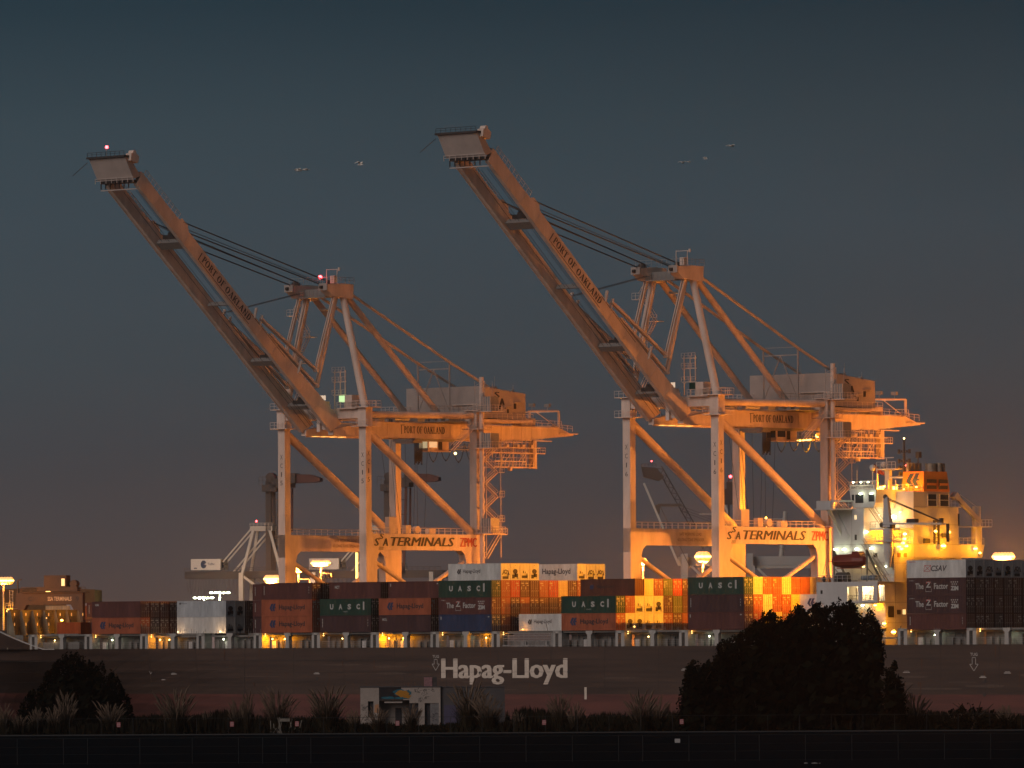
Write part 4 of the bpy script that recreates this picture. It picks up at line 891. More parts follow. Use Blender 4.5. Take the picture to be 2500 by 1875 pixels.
dh = g.build('deckhouse_block', M_white, ship)
g = MB(); g.tube((TA - 1.6, 21.2, 29.8), (TA - 1.6, 21.2, 36.0), 1.6, n=24); g.box(74, TA, 19.3, 21.2, 29.8, 36.0); g.box(74, TA - 1.6, 21.2, 22.8, 29.8, 36.0); g.box(74, TA - 1.6, 19.3, 23.2, 36.0, 36.15); g.tube((TA - 1.6, 21.3, 36.0), (TA - 1.6, 21.3, 36.15), 2.0, n=24); g.build('rounded_stair_tower', M_white, dh)
g = MB(); g.prism([(16.4, 27.7), (28.1, 27.7), (28.8, 29.9), (9.8, 29.9), (9.8, 27.7)], 'x', 70, TA - .01); g.box(70, TA, 4.5, 22.5, 13.3, 27.7); g.build('aft_house_block', M_white, dh)
g = MB()
for z in (16.9, 20.25, 23.6, 26.7, 29.85, 33.1, 36.0): g.box(TA, TA + .015, 2.2 if z < 21 else 4.5 if z < 30 else 9.8, 22.4, z, z + .05)
for w in (4.7, 9.9): g.box(TA, TA + .012, w, w + .04, 13.5, 29.8)
for z in (26.75, 29.85): g.box(66.9, TA, 4.38, 4.4, z, z + .05)
g.box(70.66, 70.7, 4.39, 4.41, 24, 35.8); g.build('plate_seam', M_deckgrey, dh)
# windows and doors
def win(x0, x1, w, z0, z1, m_=M_win, nm='window'): g = MB(); g.box(x0, x1, w - .03, w, z0, z1); return g.build(nm, m_, dh)
def winr(w0_, w1_, z0, z1, m_=M_win, nm='window', t=TA): g = MB(); g.box(t, t + .03, w0_, w1_, z0, z1); return g.build(nm, m_, dh)
win(67.55, 67.95, 0, 21.75, 22.35); win(75.2, 76.05, 4.4, 27.7, 28.4); win(77.65, 78.55, 4.4, 27.7, 28.4); win(71.3, 71.75, 4.41, 30.6, 31.5); win(71.3, 71.7, 4.41, 34.0, 34.7, M_lit)
win(75.15, 76.7, 2.1, 17.8, 19.7); winr(2.75, 4.3, 17.8, 19.65); winr(5.1, 6.05, 18.3, 19.05); winr(6.6, 7.4, 18.3, 19.1, M_lit); winr(5.3, 6.2, 27.7, 28.4, mat('amber_dim_glass', (.25, .12, .03), .3, var=0)); winr(7.0, 7.8, 27.7, 28.4, mat('amber_dim_glass', (0, 0, 0)))
winr(13.4, 15.85, 36.2, 38.15, M_glass, 'louvre'); winr(16.65, 19.1, 36.2, 38.15, M_glass, 'louvre')
g = MB()
for q_ in (13.4, 15.85, 16.65, 19.1): g.box(TA, TA + .12, q_ - .08, q_ + .08, 36.1, 38.25)
for z in (36.15, 37.2, 38.2): g.box(TA + .03, TA + .1, 13.4, 19.1, z - .04, z + .04)
g.build('louvre_frame', M_white, dh)
winr(21.2, 22.1, 33.0, 35.0, M_glass, t=TA - .1); win(74.6, 75.3, 9.7, 30.2, 31.9, M_dark, 'door'); win(75.1, 75.7, 6.8, 24, 25.0, M_red, 'fire_locker')
g = MB(); g.box(74.4, TA - .1, 2.06, 2.1, 13.3, 20.2); g.build('recess_wall', M_white, dh)
g = MB(); g.box(73.0, 79.0, 2.50, 2.58, 20.26, 23.4); g.build('gallery_wall', M_white, dh)
g = MB()
for q_ in range(14): g.bar((73.3 + q_ * .42, 2.4, 20.3), (73.3 + q_ * .42, 2.4, 22.8), .05)
g.rail([(73.2, .2, 20.3), (78.7, .2, 20.3)], step=.9, r=.03); g.build('gallery_rail', M_dark, dh)
# decks, railings and stairs
g = MB()
g.rail([(66.7, .15, 23.68), (TA, .15, 23.68), (TA, 4.4, 23.68)], step=1.1, r=.03); g.rail([(73.3, 4.6, 29.9), (TA - .1, 4.6, 29.9), (TA - .1, 9.6, 29.9)], step=1.1, r=.03); g.rail([(73.3, 6.1, 32.5), (TA, 6.1, 32.5), (TA, 9.6, 32.5)], step=1.1, r=.03)
g.rail([(71.5, 9.8, 38.6), (TA, 9.8, 38.6), (TA, 12, 38.6)], step=1.2, r=.035); g.rail([(TA, 16.5, 29.9), (TA, 28.6, 29.9)], step=1.1, r=.03); g.rail([(TA - .2, 19, 36.15), (TA - .2, 23.2, 36.15)], step=1, r=.03)
g.rail([(74.8, .1, 16.2), (TA, .1, 16.2)], step=1.1, r=.03); g.rail([(66.9, 4.45, 35.9), (73, 4.45, 35.9)], step=1.0, r=.03); g.build('railing', M_white, dh)
g = MB(); g.stairs((78.6, 3.8, 23.7), (73.5, 3.8, 29.8)); g.stairs((73.8, 5.4, 35.8), (78.8, 5.4, 29.9)); g.stairs((74.6, 1.0, 20.2), (78.8, 1.0, 16.2)); g.stairs((76.4, 1.2, 16.0), (79.8, 1.2, 13.4)); g.build('stairway', M_grey, dh)
g = MB(); g.box(74.7, TA + .3, .0, 2.1, 15.95, 16.15); g.box(74.7, TA + 5, .1, 1.2, 14.3, 14.55); g.tube((76, 1.2, 13.3), (76, 1.2, 16), .2); g.box(76.5, 77.4, 1.6, 2.0, 13.3, 15.9); g.bar((TA + 3.5, .3, 13.3), (TA + 4.6, .3, 16.4), .1); g.build('boarding_platform', M_deckgrey, dh)
# bridge
g = MB()
g.prism([(71.0, 35.9), (75.4, 35.9), (75.75, 36.8), (75.9, 38.75), (70.3, 38.75), (70.6, 36.8)], 'y', 4.4, 17.2); br = g.build('bridge', M_white, ship)
g = MB(); g.box(70.75, 71.25, 4.37, 4.41, 37.1, 38.1); g.box(71.5, 73.2, 4.37, 4.41, 36.7, 38.1); g.box(74.3, 75.5, 4.37, 4.41, 36.9, 38.1); g.build('window', M_glass, br)
g = MB(); g.box(70.2, 76.0, 4.2, 17.0, 38.75, 38.9); g.rail([(70.3, 4.3, 39.0), (75.9, 4.3, 39.0)], step=.8, h=1.2, r=.03); g.build('bridge_roof', M_white, br)
g = MB(); g.box(70.5, 75.6, 4.25, 4.4, 38.92, 39.62); nb = g.build('name_board', M_letter, br)
g = MB(); lay(g, glyphs('SEATTLE EXPRESS', .02), (70.75, 4.235, 39.08), (4.6, 0, 0), (0, 0, .4)); g.build('name_lettering', M_black, nb)
for a in (71.4, 73.0, 74.5):
    g = MB(); g.sph((a, 4.0, 40.1), .13, sc=(1.5, 1, .8)); g.build('sign_lamp', E_cool, nb)
plight('sign_light', (73, 3.2, 40.3), 55, COOL, ship)
g = MB(); g.box(65.9, 70.9, .6, 4.2, 35.6, 35.8); g.box(66.3, 69.3, .6, .75, 35.75, 37.1); g.box(66.3, 66.45, .75, 4.2, 35.8, 37.0); g.box(69.2, 71, .8, 9, 36.9, 37.15); g.prism([(66.6, 35.6), (67.6, 35.6), (70.3, 31.2), (69.9, 31.0)], 'y', 4.1, 4.38); g.prism([(.8, 35.6), (1.6, 35.6), (4.4, 32.2), (4.4, 31.4)], 'x', 68.2, 68.5)
g.rail([(69.3, .7, 35.8), (70.9, .7, 35.8), (70.9, 4.2, 35.8)], step=.9, r=.03); g.build('bridge_wing', M_white, ship)
# roof: masts, funnel, pipes
g = MB(); g.prism([(12.2, 38.6), (19.2, 38.6), (18.4, 41.9), (12.2, 41.9)], 'x', 75.4, TA + .2); M_fun = mat('funnel_orange_paint', (.62, .17, .022), .5, var=.12, scale=.5); fn = g.build('funnel', M_fun, ship)
g = MB(); lay(g, LOGO, (76.0, 12.18, 39.5), (2.9, 0, 0), (0, 0, 2.1)); g.build('emblem', M_blue, fn)
g = MB(); g.box(TA + .2, TA + .26, 13.0, 15.6, 39.0, 40.6); g.box(TA + .2, TA + .26, 16.2, 18.6, 39.0, 40.6); g.build('grille', M_dark, fn)
g = MB(); g.box(TA + .26, TA + .4, 13.1, 15.4, 39.6, 40.0); g.box(TA + .26, TA + .4, 16.4, 18.4, 39.6, 40.0); g.build('louvre', M_fun, fn)
g = MB()
for w, r_ in ((13.0, .32), (14.0, .36), (15.0, .36), (16.0, .38)): g.tube((76.2 + (w - 13) * .0, w - .5, 41.9), (76.2, w - .5, 43.4), r_, n=12)
g.tube((77.6, 16.9, 41.9), (77.6, 16.9, 43.3), .95, n=16); g.tube((78.4, 18.0, 41.9), (78.4, 18.0, 43.4), .5, n=12); g.build('exhaust_pipe', mat('exhaust_steel', (.30, .24, .18), .5, .4, var=.4), fn)
g = MB(); g.tube((78.8, 18.6, 41), (78.8, 18.6, 43.3), .3); g.build('uptake', M_dark, fn)
g = MB(); g.bar((77, 14.2, 43.3), (77, 14.2, 44.8), .14); g.box(76.7, 77.5, 13.9, 14.5, 44.2, 45.2); g.build('fog_horn', M_dark, fn)
g = MB(); x, y = 74, 14.3; g.tube((x, y, 38.6), (x, y, 47.3), .28, .16); g.bar((x - .6, y, 38.6), (x - .1, y, 43.5), .12); g.bar((x + .6, y, 38.6), (x + .1, y, 43.5), .12)
for z, w_ in ((45.2, 1.1), (43.6, 1.1), (42.5, 1.0), (41.5, .9)):
    g.bar((x - w_, y, z), (x + w_, y, z), .13)
    for s_ in (-1, 1): g.box(x + s_ * w_ - .16, x + s_ * w_ + .16, y - .15, y + .15, z - .2, z + .5); g.box(x + s_ * w_ * .5 - .1, x + s_ * w_ * .5 + .1, y - .1, y + .1, z, z + .35)
ms = g.build('signal_mast', M_dark, ship)
g = MB(); g.sph((x, y, 47.5), .16); g.build('masthead_lamp', E_warm, ms)
g = MB(); g.sph((x + .6, y - .3, 43.0), .12); g.build('red_lamp', E_red, ms)
g = MB(); x, y = 72, 12.6; g.box(x - .45, x + .45, y - .4, y + .4, 38.6, 42.3); g.box(x - 1.8, x + 2.2, y - .9, y + .9, 42.3, 42.5); g.rail([(x - 1.8, y - .9, 42.5), (x + 2.2, y - .9, 42.5)], step=.8, r=.03); g.sph((x - 1.0, y, 43.2), .5); g.bar((x - 1.9, y, 44.3), (x + 1.1, y, 44.3), .14); g.bar((x - .4, y, 42.5), (x - .4, y, 44.3), .14)
g.bar((x - 2.4, y, 38.6), (x - 2.4, y, 42.6), .22); g.bar((x, y, 41.0), (x + 3.4, y, 41.0), .25); g.bar((x + 1.5, y, 38.6), (x + 1.5, y, 40.6), .12); g.build('radar_mast', M_white, ship)
g = MB(); g.prism([(x - 3.0, 43.4), (x - 3.0, 41.9), (x - .9, 41.4), (x - .9, 41.7)], 'y', y - .05, y + .05); g.build('flag', mat('flag_red', (.18, .03, .02), .8, var=0), ship)
g = MB(); x, y = 70.9, 8.5
g.bar((x + 1, y, 39), (x + 1, y, 42), .12); g.sph((x + 1, y, 42.6), .55); g.box(x - 1.5, x + 2, y - .3, y + .3, 40.3, 40.5); g.bar((x - 2.3, y, 38.9), (x - 2.3, y, 42.3), .06); g.rail([(x + 1.2, 5, 38.9), (x + 5, 5, 38.9)], step=.7, r=.03); g.box(x + 4.2, x + 4.6, 8, 8.4, 39, 40.4); g.build('satellite_dome', M_white, ship)
# aft deck crane
g = MB(); g.tube((TA - 1, 27.9, 29.9), (TA - 1, 27.9, 33), .9, n=16); g.tube((TA - 1, 27.9, 33), (TA - 1, 27.9, 36.3), .72, n=16); g.box(TA - 2.6, TA + .8, 25.3, 29.8, 32.8, 32.95); g.rail([(TA + .8, 25.3, 32.95), (TA + .8, 29.8, 32.95)], step=.9, r=.04); g.bar((TA + .6, 25.8, 29.9), (TA + .6, 25.8, 32.8), .14)
g.bar((TA - .5, 28.3, 33.6), (TA - .3, 21.3, 38.0), .55, .75); g.bar((TA - .4, 21.0, 38.2), (TA - .4, 21.6, 37.6), 1.1); g.bar((TA - .5, 27.6, 36.1), (TA - .3, 22.6, 38.2), .06); g.bar((TA - .3, 22.6, 38.2), (TA - .3, 22.8, 37.2), .06)
g.build('aft_deck_crane', M_white, ship)
# provision crane beside the house
g = MB(); y = 3.4; x = 79.1; g.tube((x, y, 26), (x, y, 28.6), .35, .85, n=16); g.tube((x, y, 28.6), (x, y, 32.4), .85, n=16); pc = g.build('provision_crane', M_white, ship)
g = MB(); g.add([(x - .75, y - .45, 32.6), (x + .75, y - .45, 32.6), (x + .75, y + .45, 32.6), (x - .75, y + .45, 32.6), (x - .7, y - .25, 37.6), (x + .05, y - .25, 37.6), (x + .05, y + .25, 37.6), (x - .7, y + .25, 37.6)], [(3, 2, 1, 0), (4, 5, 6, 7), (0, 1, 5, 4), (1, 2, 6, 5), (2, 3, 7, 6), (3, 0, 4, 7)]); g.build('king_post', M_white, pc)
g = MB(); g.bar((x, y - .4, 33.2), (x + 11.6, y - .4, 33.0), .3); g.bar((x, y + .4, 33.2), (x + 11.6, y + .4, 33.0), .3)
for q_ in range(12): g.bar((x + q_ * .97, y - .4, 33.1), (x + .5 + q_ * .97, y + .4, 33.1), .1)
g.build('jib', M_white, pc)
g = MB(); g.bar((x - .4, y, 37.5), (x + 11.2, y - .2, 33.4), .13); g.bar((x - .4, y + .3, 37.2), (x + 11.2, y + .3, 33.2), .13); g.sph((x - .5, y, 37.6), .42); g.box(x + 10.9, x + 11.3, y - .3, y + .3, 33.0, 33.9); g.tube((x - 1.4, y, 33), (x + 1.2, y, 32.8), .45); g.box(x + 4.2, x + 6, y - .5, y + .5, 33.2, 33.9); g.bar((x + 12.4, y, 33), (x + 12.4, y, 30.0), .35); g.build('topping_gear', M_dark, pc)
g = MB(); g.box(x - 1.6, x + 1.8, y - 1.3, y + 1.3, 30.2, 30.4); g.rail([(x - 1.6, y - 1.3, 30.3), (x + 1.8, y - 1.3, 30.3), (x + 1.8, y + 1.3, 30.3)], step=.7, h=1.2, r=.04); g.build('crane_platform', M_white, pc)
# hose crane mast aft of the house
g = MB(); g.bar((TA + .6, 14.5, 29.9), (TA + .6, 14.5, 33.8), .3); g.bar((TA + .6, 15.6, 29.9), (TA + .6, 15.6, 33.6), .3); g.bar((TA + .6, 14.3, 33.7), (TA + .6, 16, 33.7), .35)
for q_ in range(6): g.bar((TA + .6, 14.5, 30.2 + q_ * .6), (TA + .6, 15.6, 30.5 + q_ * .6), .1)
g.box(TA + .1, TA + .6, 12.0, 13.3, 30.0, 30.8); g.box(TA + .1, TA + .3, 17.0, 18.1, 31.0, 31.7); g.build('hose_handling_mast', M_dark, ship)
# lifeboat, davits and deck gear
lbt = thing('lifeboat', 'dark red enclosed lifeboat hanging in davits on the side of the deckhouse', 'lifeboat', sw(73.2, .6, 25.9), -TH)
g = MB(); n = 14; prof = []
secs = [(-3.4, .35, .55), (-3.1, .75, .85), (-2.4, 1.05, 1.05), (-1.2, 1.2, 1.15), (0, 1.25, 1.18), (1.4, 1.2, 1.15), (2.5, 1.0, 1.05), (3.2, .6, .8), (3.45, .25, .5)]
vs = []; fs = []
for x, w_, h_ in secs:
    for i in range(n): a = 2 * math.pi * i / n; vs.append((x, w_ * math.cos(a) * (1.0 if math.sin(a) > 0 else .95), 1.2 + h_ * math.sin(a) * (1 if math.sin(a) > 0 else .95)))
for j in range(len(secs) - 1):
    for i in range(n): fs.append((j * n + i, j * n + (i + 1) % n, (j + 1) * n + (i + 1) % n, (j + 1) * n + i))
fs += [tuple(range(n - 1, -1, -1)), tuple(range((len(secs) - 1) * n, len(secs) * n))]
g.add(vs, fs); M_boat = mat('lifeboat_red', (.16, .028, .018), .4, var=.12); hb = g.build('hull', M_boat, lbt)
g = MB(); g.prism([(.9, 2.1), (1.2, 2.75), (2.4, 2.75), (2.9, 2.0)], 'y', -.75, .75); g.build('steering_cabin', M_boat, lbt)
g = MB(); g.box(-3.3, 3.3, -1.34, -1.24, 1.1, 1.22); g.box(-2.6, 2.8, -.12, .12, -.05, .15); g.build('fender_rail', mat('lifeboat_trim', (.30, .09, .06), .5, var=0), lbt)
g = MB()
for a in (70.0, 76.9): g.bar((a, 4.3, 23.7), (a - .3, .8, 28.9), .28); g.bar((a, .6, 23.7), (a - .3, .9, 28.9), .22); g.bar((a - .3, .7, 28.9), (a - .3, .6, 27.9), .1); g.bar((a + .6, 3, 23.7), (a - .3, .9, 26), .12)
g.build('davit', M_deckgrey, ship)
g = MB(); g.tube((70.4, 1.0, 24.6), (72.6, 1.0, 24.6), .7, n=14); g.box(70.2, 70.8, .4, 1.6, 23.7, 24.2); g.box(72.2, 72.7, .4, 1.6, 23.7, 24.2); g.sph((67.9, .5, 24.2), .35, sc=(1, 1, 1.6)); g.build('mooring_winch', M_dark, ship)
M_bb = mat('liferaft_blue_grey', (.12, .16, .20), .5, var=0)
for a in (76.4, 78.1): g = MB(); g.tube((a - .6, .7, 24.3), (a + .6, .7, 24.3), .42, n=12); g.build('liferaft_canister', M_bb, ship)
g = MB(); g.box(69.4, 69.9, .5, 1.2, 23.7, 24.4); g.bar((67.2, .3, 23.7), (68.2, .8, 27.2), .05); g.bar((68.4, .8, 26), (69.6, .4, 23.8), .08); g.build('deck_fitting', M_white, ship)
# the ship's own lamps
A_ = (-.0, -.7, -.1); X_ = (.7, 0, -.1)
hl(72.9, 4.0, 38.2, E_cool, .22, 60, COOL); hl(75.2, 4.0, 38.2, E_cool, .22, 60, COOL); hl(72.5, 9.2, 38.3, E_warm, .26, 220, SODIUM); hl(66.9, 3.0, 36.6, E_warm, .14, 12, WARM)
hl(73.0, 8.6, 34.8, E_warm, .24, 260, SODIUM); hl(74.6, 8.6, 34.6, E_cool, .34, 260, WARM); hl(76.2, 8.6, 34.4, E_cool, .42, 300, WARM); hl(77.0, 9.3, 35.2, E_warm, .2, 160, SODIUM)
hl(73.6, 4.6, 31.9, E_cool, .24, 70, COOL); hl(74.6, 9.0, 32.0, E_warm, .24, 420, SODIUM); hl(79.6, 7.2, 31.5, E_cool, .2, 60, COOL, X_)
for a in (67.6, 69.4, 72.1): hl(a, 3.9, 29.1, E_cool, .26, 75, COOL)
hl(75.2, 3.9, 29.2, E_cool, .26, 90, WARM); hl(78.5, 3.9, 29.2, E_cool, .26, 90, COOL)
for w, z in ((5.2, 29.4), (6.2, 30.0), (7.1, 29.5), (6.6, 30.7), (5.8, 29.0)): hl(TA + .5, w, z, E_warm, .26, 500 if w in (6.2, 7.1) else 0, SODIUM, (.9, 0, .2))
for a, e_ in ((69.6, E_warm), (72.1, E_warm), (74.0, E_warm), (76.4, E_warm), (78.9, E_cool)): hl(a, 3.2, 26.2, e_, .22, 70, WARM if e_ == E_warm else COOL)
hl(74.9, 1.2, 22.7, E_warm, .18, 240, (1, .68, .30), (0, .3, -.3)); hl(77.6, 1.2, 22.7, E_warm, .18, 240, (1, .68, .30), (0, .3, -.3))
hl(75.6, 1.0, 19.8, E_cool, .24, 70, WARM, (0, .4, -.2)); hl(78.2, 1.0, 19.8, E_warm, .24, 90, SODIUM, (0, .4, -.2)); hl(76.5, .9, 15.5, E_cool, .3, 60, COOL); hl(TA + .4, 1.2, 16.8, E_warm, .26, 120, SODIUM, X_); hl(TA + 2.0, 1.6, 15.4, E_warm, .34, 120, SODIUM, X_)
hl(TA + .9, 14.4, 32.0, E_warm, .24, 120, SODIUM, X_); hl(TA + .9, 18.1, 31.9, E_warm, .2, 80, SODIUM, X_); hl(TA + 1.1, 16.2, 29.6, E_warm, .36, 420, SODIUM, (1.6, 0, 0)); hl(TA + .6, 25.5, 29.2, E_warm, .3, 320, SODIUM, (1.6, 0, 0)); hl(TA + .6, 26.7, 28.5, E_warm, .22, 0)
hl(78.6, 11.6, 39.3, E_warm, .16, 450, SODIUM, (-.4, -1.8, .4)); hl(76.0, 11.6, 39.0, E_dim, .14, 260, SODIUM, (0, -1.8, .4))
# floodlights on the front of the house aiming over the deck cargo
for w in (5.5, 9.2, 12.8, 16.4):
    g = MB(); g.box(70.2, 70.5, w - .4, w + .4, 39.1, 39.6); g.build('floodlight', E_dim, ship); spot('floodlight_light', (69.8, w, 39.3), (20, w * 1.3, 16), 100000, SODIUM, ship, 62)

hl(-120.6, 11.5, 18.6, E_warm, .22, 420, SODIUM, (.6, 0, 0)); hl(-117, 4, 19.0, E_dim, .1, 160, SODIUM, (0, 0, 0))
# ------------------------------------------------------------------ quay, high masts and the yard behind the ship
M_quay = mat('quay_asphalt', (.05, .047, .045), .85, var=.3, scale=.05)
g = MB(); c_ = [sw(-1500, 44, 4), sw(1500, 44, 4), sw(1500, 3400, 4), sw(-1500, 3400, 4)]; g.poly(c_)
b_ = [sw(-1500, 44, -1), sw(1500, 44, -1)]; g.add([c_[0], c_[1], b_[1], b_[0]], [(0, 3, 2, 1)]); g.build('quay', M_quay)['kind'] = 'structure'
M_pole = mat('mast_pole_galvanised', (.40, .38, .35), .5, .2, var=.1)
def mast(label, pos, kind='ring', z0=4.0, power=0, col=YARD, e=None, n=8, ring=1.25, group='high mast lamps in the yard', arms=False, lamp_s=.42):
    x, y, z = pos; e = e or E_sod
    r_ = thing('light_mast', label, 'light mast', (x, y, z0), -TH, group)
    g = MB(); g.tube((0, 0, 0), (0, 0, z - z0 + .3), .32, .16, n=10); g.build('pole', M_pole, r_)
    h = z - z0; g = MB()
    if kind == 'ring':
        for i in range(12):
            a, b = 2 * math.pi * i / 12, 2 * math.pi * (i + 1) / 12; g.bar((ring * math.cos(a), ring * math.sin(a), h), (ring * math.cos(b), ring * math.sin(b), h), .1)
    else: g.bar((-ring * 1.1, -ring * .6, h), (ring * 1.1, ring * .6, h), .14)
    g.bar((-ring, 0, h), (ring, 0, h), .08); g.build('lamp_carrier', M_pole, r_)
    for i in range(n):
        g = MB()
        if kind == 'ring': a = 2 * math.pi * i / n; cx, cy = ring * math.cos(a), ring * math.sin(a)
        else: s_ = -1 + 2 * (i + .5) / n; cx, cy = ring * 1.1 * s_, ring * .6 * s_
        g.sph((cx, cy, h - .15), lamp_s, 10, (1.24, 1.24, .62)); g.build('lamp', e, r_)
        if e is E_sod: g = MB(); g.sph((cx, cy, h - .15), lamp_s * 1.12, 10, (1, 1, 1.2)); g.build('lamp_halo_shell', E_halo, r_)  # halo of the mast lamps, modelled as an orange glowing shell
    if arms:
        g = MB(); g.bar((0, 0, h - 2.2), (1.9, 1.1, h - 2.2), .16); g.bar((1.9, 1.1, h - 2.2), (1.9, 1.1, h - 3), .2); g.build('bracket_arm', M_pole, r_)
    if power: plight('lamp_light', (0, 0, h - 1.1), power, col, r_, .6)
    return r_
mast('big blazing high mast seen between the two waterside legs of the right crane', sw(-49.55, 110, 30.1), power=225000, n=6, ring=.7, lamp_s=.75)
mast('high mast with a small starry lamp beside the foot of the right crane far leg', sw(-64.3, 110, 29.4), power=65000, n=3, ring=.3, lamp_s=.5)
mast('high mast lamp peeping over the containers left of the left crane', sw(-151, 100, 26.9), 'bar', power=60000, n=5, ring=1.0, lamp_s=.62)
mast('high mast with one bracket arm below its lamp, nearest the left crane far leg', sw(-162.7, 120, 29.1), 'ring', power=32000, n=4, ring=.4, arms=True, lamp_s=.55)
mast('high mast with a wide double head in the middle of the left crane portal', sw(-156.6, 120, 30.2), 'bar', power=48000, n=6, ring=1.4, arms=True, lamp_s=.45)
mast('high mast blazing orange beside the yard crane at the left edge', sw(-246.2, 120, 27.6), 'bar', power=5000, n=6, ring=1.5, lamp_s=.6, arms=False)
mast('high mast glowing low above the containers at the right edge', sw(32.7, 95, 29.0), 'bar', power=360000, n=6, ring=1.3, lamp_s=.6)
mast('taller of two small greenish white T masts left of the left crane', (-70.1, 1700, 26.6), 'bar', power=9000, col=(.9, 1, .6), e=E_cool, n=5, ring=2.1, lamp_s=.36, group='white lit masts')
mast('lower of two small greenish white T masts left of the left crane', (-74.0, 1700, 25.4), 'bar', power=9000, col=(.9, 1, .6), e=E_cool, n=5, ring=2.1, lamp_s=.36, group='white lit masts')
mast('unlit lamp cluster mast with drooping lamps right of centre in the right crane portal', sw(6, 150, 25), 'bar', n=0, ring=1.6)
mast('added high mast beyond the right edge of the view, lighting the booms', sw(91, 94, 31), 'bar', power=170000, n=6, ring=1.6)  # unseen mast, added to throw light on the boom sides
# glowing tall tube post near the left crane
p_ = sw(-146.9, 120, 4); r_ = thing('light_post', 'slim brightly lit vertical post beside the left crane waterside leg', 'light post', p_, -TH)
g = MB(); g.tube((0, 0, 0), (0, 0, 17.8), .3); g.build('pole', M_pole, r_); g = MB(); g.tube((0, 0, 17.8), (0, 0, 28), .2, .26); g.build('lit_tube', emit('lit_post_glow', (1, .55, .10), 3), r_)
# service platform on the left edge mast
p_ = sw(-246.2, 120, 4); r_ = thing('service_ladder_tower', 'ladder tower with platform and two low lamps at the left edge', 'tower', (p_.x + 1.4, p_.y - 1, 4), -TH)
g = MB()
for a in (0, .9): g.bar((a, 0, 0), (a, 0, 21.5), .12)
for q_ in range(30): g.bar((0, 0, 1 + q_ * .7), (.9, 0, 1 + q_ * .7), .07)
g.box(-.6, 1.6, -.6, .6, 17.6, 17.7); g.rail([(-.6, -.6, 17.7), (1.6, -.6, 17.7)], step=.7); g.build('frame', M_pole, r_)
g = MB(); g.sph((.1, -.6, 17.2), .34); g.sph((1.3, -.6, 17.0), .3); g.build('lamp', E_sod, r_); plight('lamp_light', (.6, -1.4, 16.8), 1500, SODIUM, r_)

# rubber tyred yard gantry on the left
M_rtg = mat('yard_crane_paint', (.085, .048, .024), .5, var=.2, scale=.6)
r_ = thing('yard_gantry_crane', 'low yard gantry crane with a machinery cabin at the far left above the stacks', 'yard crane', (-96.0, 1480, 4), R(-14))
g = MB(4); g.box(-7.6, 7.0, -.9, .9, 22.5, 25.0); gd = g.build('girder', M_rtg, r_)
g = MB(4); lay(g, glyphs('SSA TERMINALS', .02), (-.6, -.92, 23.3), (5.2, 0, 0), (0, 0, .85)); g.build('lettering', mat('yard_crane_lettering', (.7, .55, .35), .6, var=0), gd)
g = MB(4); lay(g, glyphs('C', .02), (-4.8, -.92, 23.3), (.7, 0, 0), (0, 0, .85)); lay(g, glyphs('9', .02), (5.6, -.92, 23.2), (.6, 0, 0), (0, 0, 1.0)); g.build('number', M_black, gd)
for a in (-7.0, 6.2):
    g = MB(4); g.prism([(a - .9, 4), (a + .9, 4), (a + .9, 21), (a + 1.8, 22.5), (a - .9, 22.5)] if a < 0 else [(a - .9, 4), (a + .8, 4), (a + .8, 22.5), (a - 1.8, 22.5), (a - .9, 21)], 'y', -.9, .9); g.build('leg', M_rtg, r_)
g = MB(4); g.rail([(-6.4, -.9, 25), (7.6, -.9, 25)], step=1.1, r=.06); g.box(-6.2, 7.8, -1.3, 1.3, 25.0, 25.15); g.bar((-7.4, 0, 25), (-7.4, 0, 27.6), .25); g.bar((-7.4, 0, 27.6), (-6.5, 0, 27.8), .2); g.build('walkway', M_rtg, r_)
g = MB(4); g.box(-1.2, 3.6, -1.5, 1.5, 26.1, 28.6); g.box(-2.6, 6, -1.4, 1.4, 25.3, 26.2); g.tube((5, -1, 26.8), (5, 1, 26.8), .8); cb = g.build('trolley_cabin', M_rtg, r_)
g = MB(4); g.box(2.6, 3.3, -1.55, -1.5, 26.4, 27.9); g.build('window', emit('yard_cabin_glow', (1, .50, .12), 1.6), cb)
g = MB(4); g.box(-1.0, 0, -.96, -.92, 25.2, 25.6); g.build('lamp', E_dim, r_)
# yard sheds and stacks glimpsed beyond
M_sh = mat('pale_roof_sheet', (.42, .40, .42), .6, var=.1, scale=.2)
def shed(label, x0, x1, D, z0, z1, m_, nm='warehouse', cat='warehouse'):
    r_ = thing(nm, label, cat, ((x0 + x1) / 2, D, z0)); h = (x1 - x0) / 2; H_ = z1 - z0
    g = MB(); g.prism([(-h, 0), (h, 0), (h, H_ - .6), (0, H_), (-h, H_ - .6)], 'y', 0, 30); w_ = g.build('wall', m_, r_)
    g = MB(); g.box(-h - .3, h + .3, -.3, 30, H_ * .72, H_ * .74)
    for q_ in range(int(h * 2 / 6)): g.box(-h + 2 + q_ * 6, -h + 5 + q_ * 6, -.05, 0, 0, H_ * .45)
    g.build('door', M_dark, r_); return r_
shed('long low warehouse with pale roof behind the yard crane girder', -103, -60, 1640, 4, 24.2, M_sh)
shed('dark low warehouse at the far left edge behind the bright mast', -125, -100, 1700, 4, 28.0, mat('brown_shed', (.16, .08, .03), .8, var=.2, scale=.2))
shed('lowest long shed behind the right crane, dark roof line', 70, 130, 1900, 4, 24, mat('dark_shed', (.08, .07, .07), .8, var=.2, scale=.2))
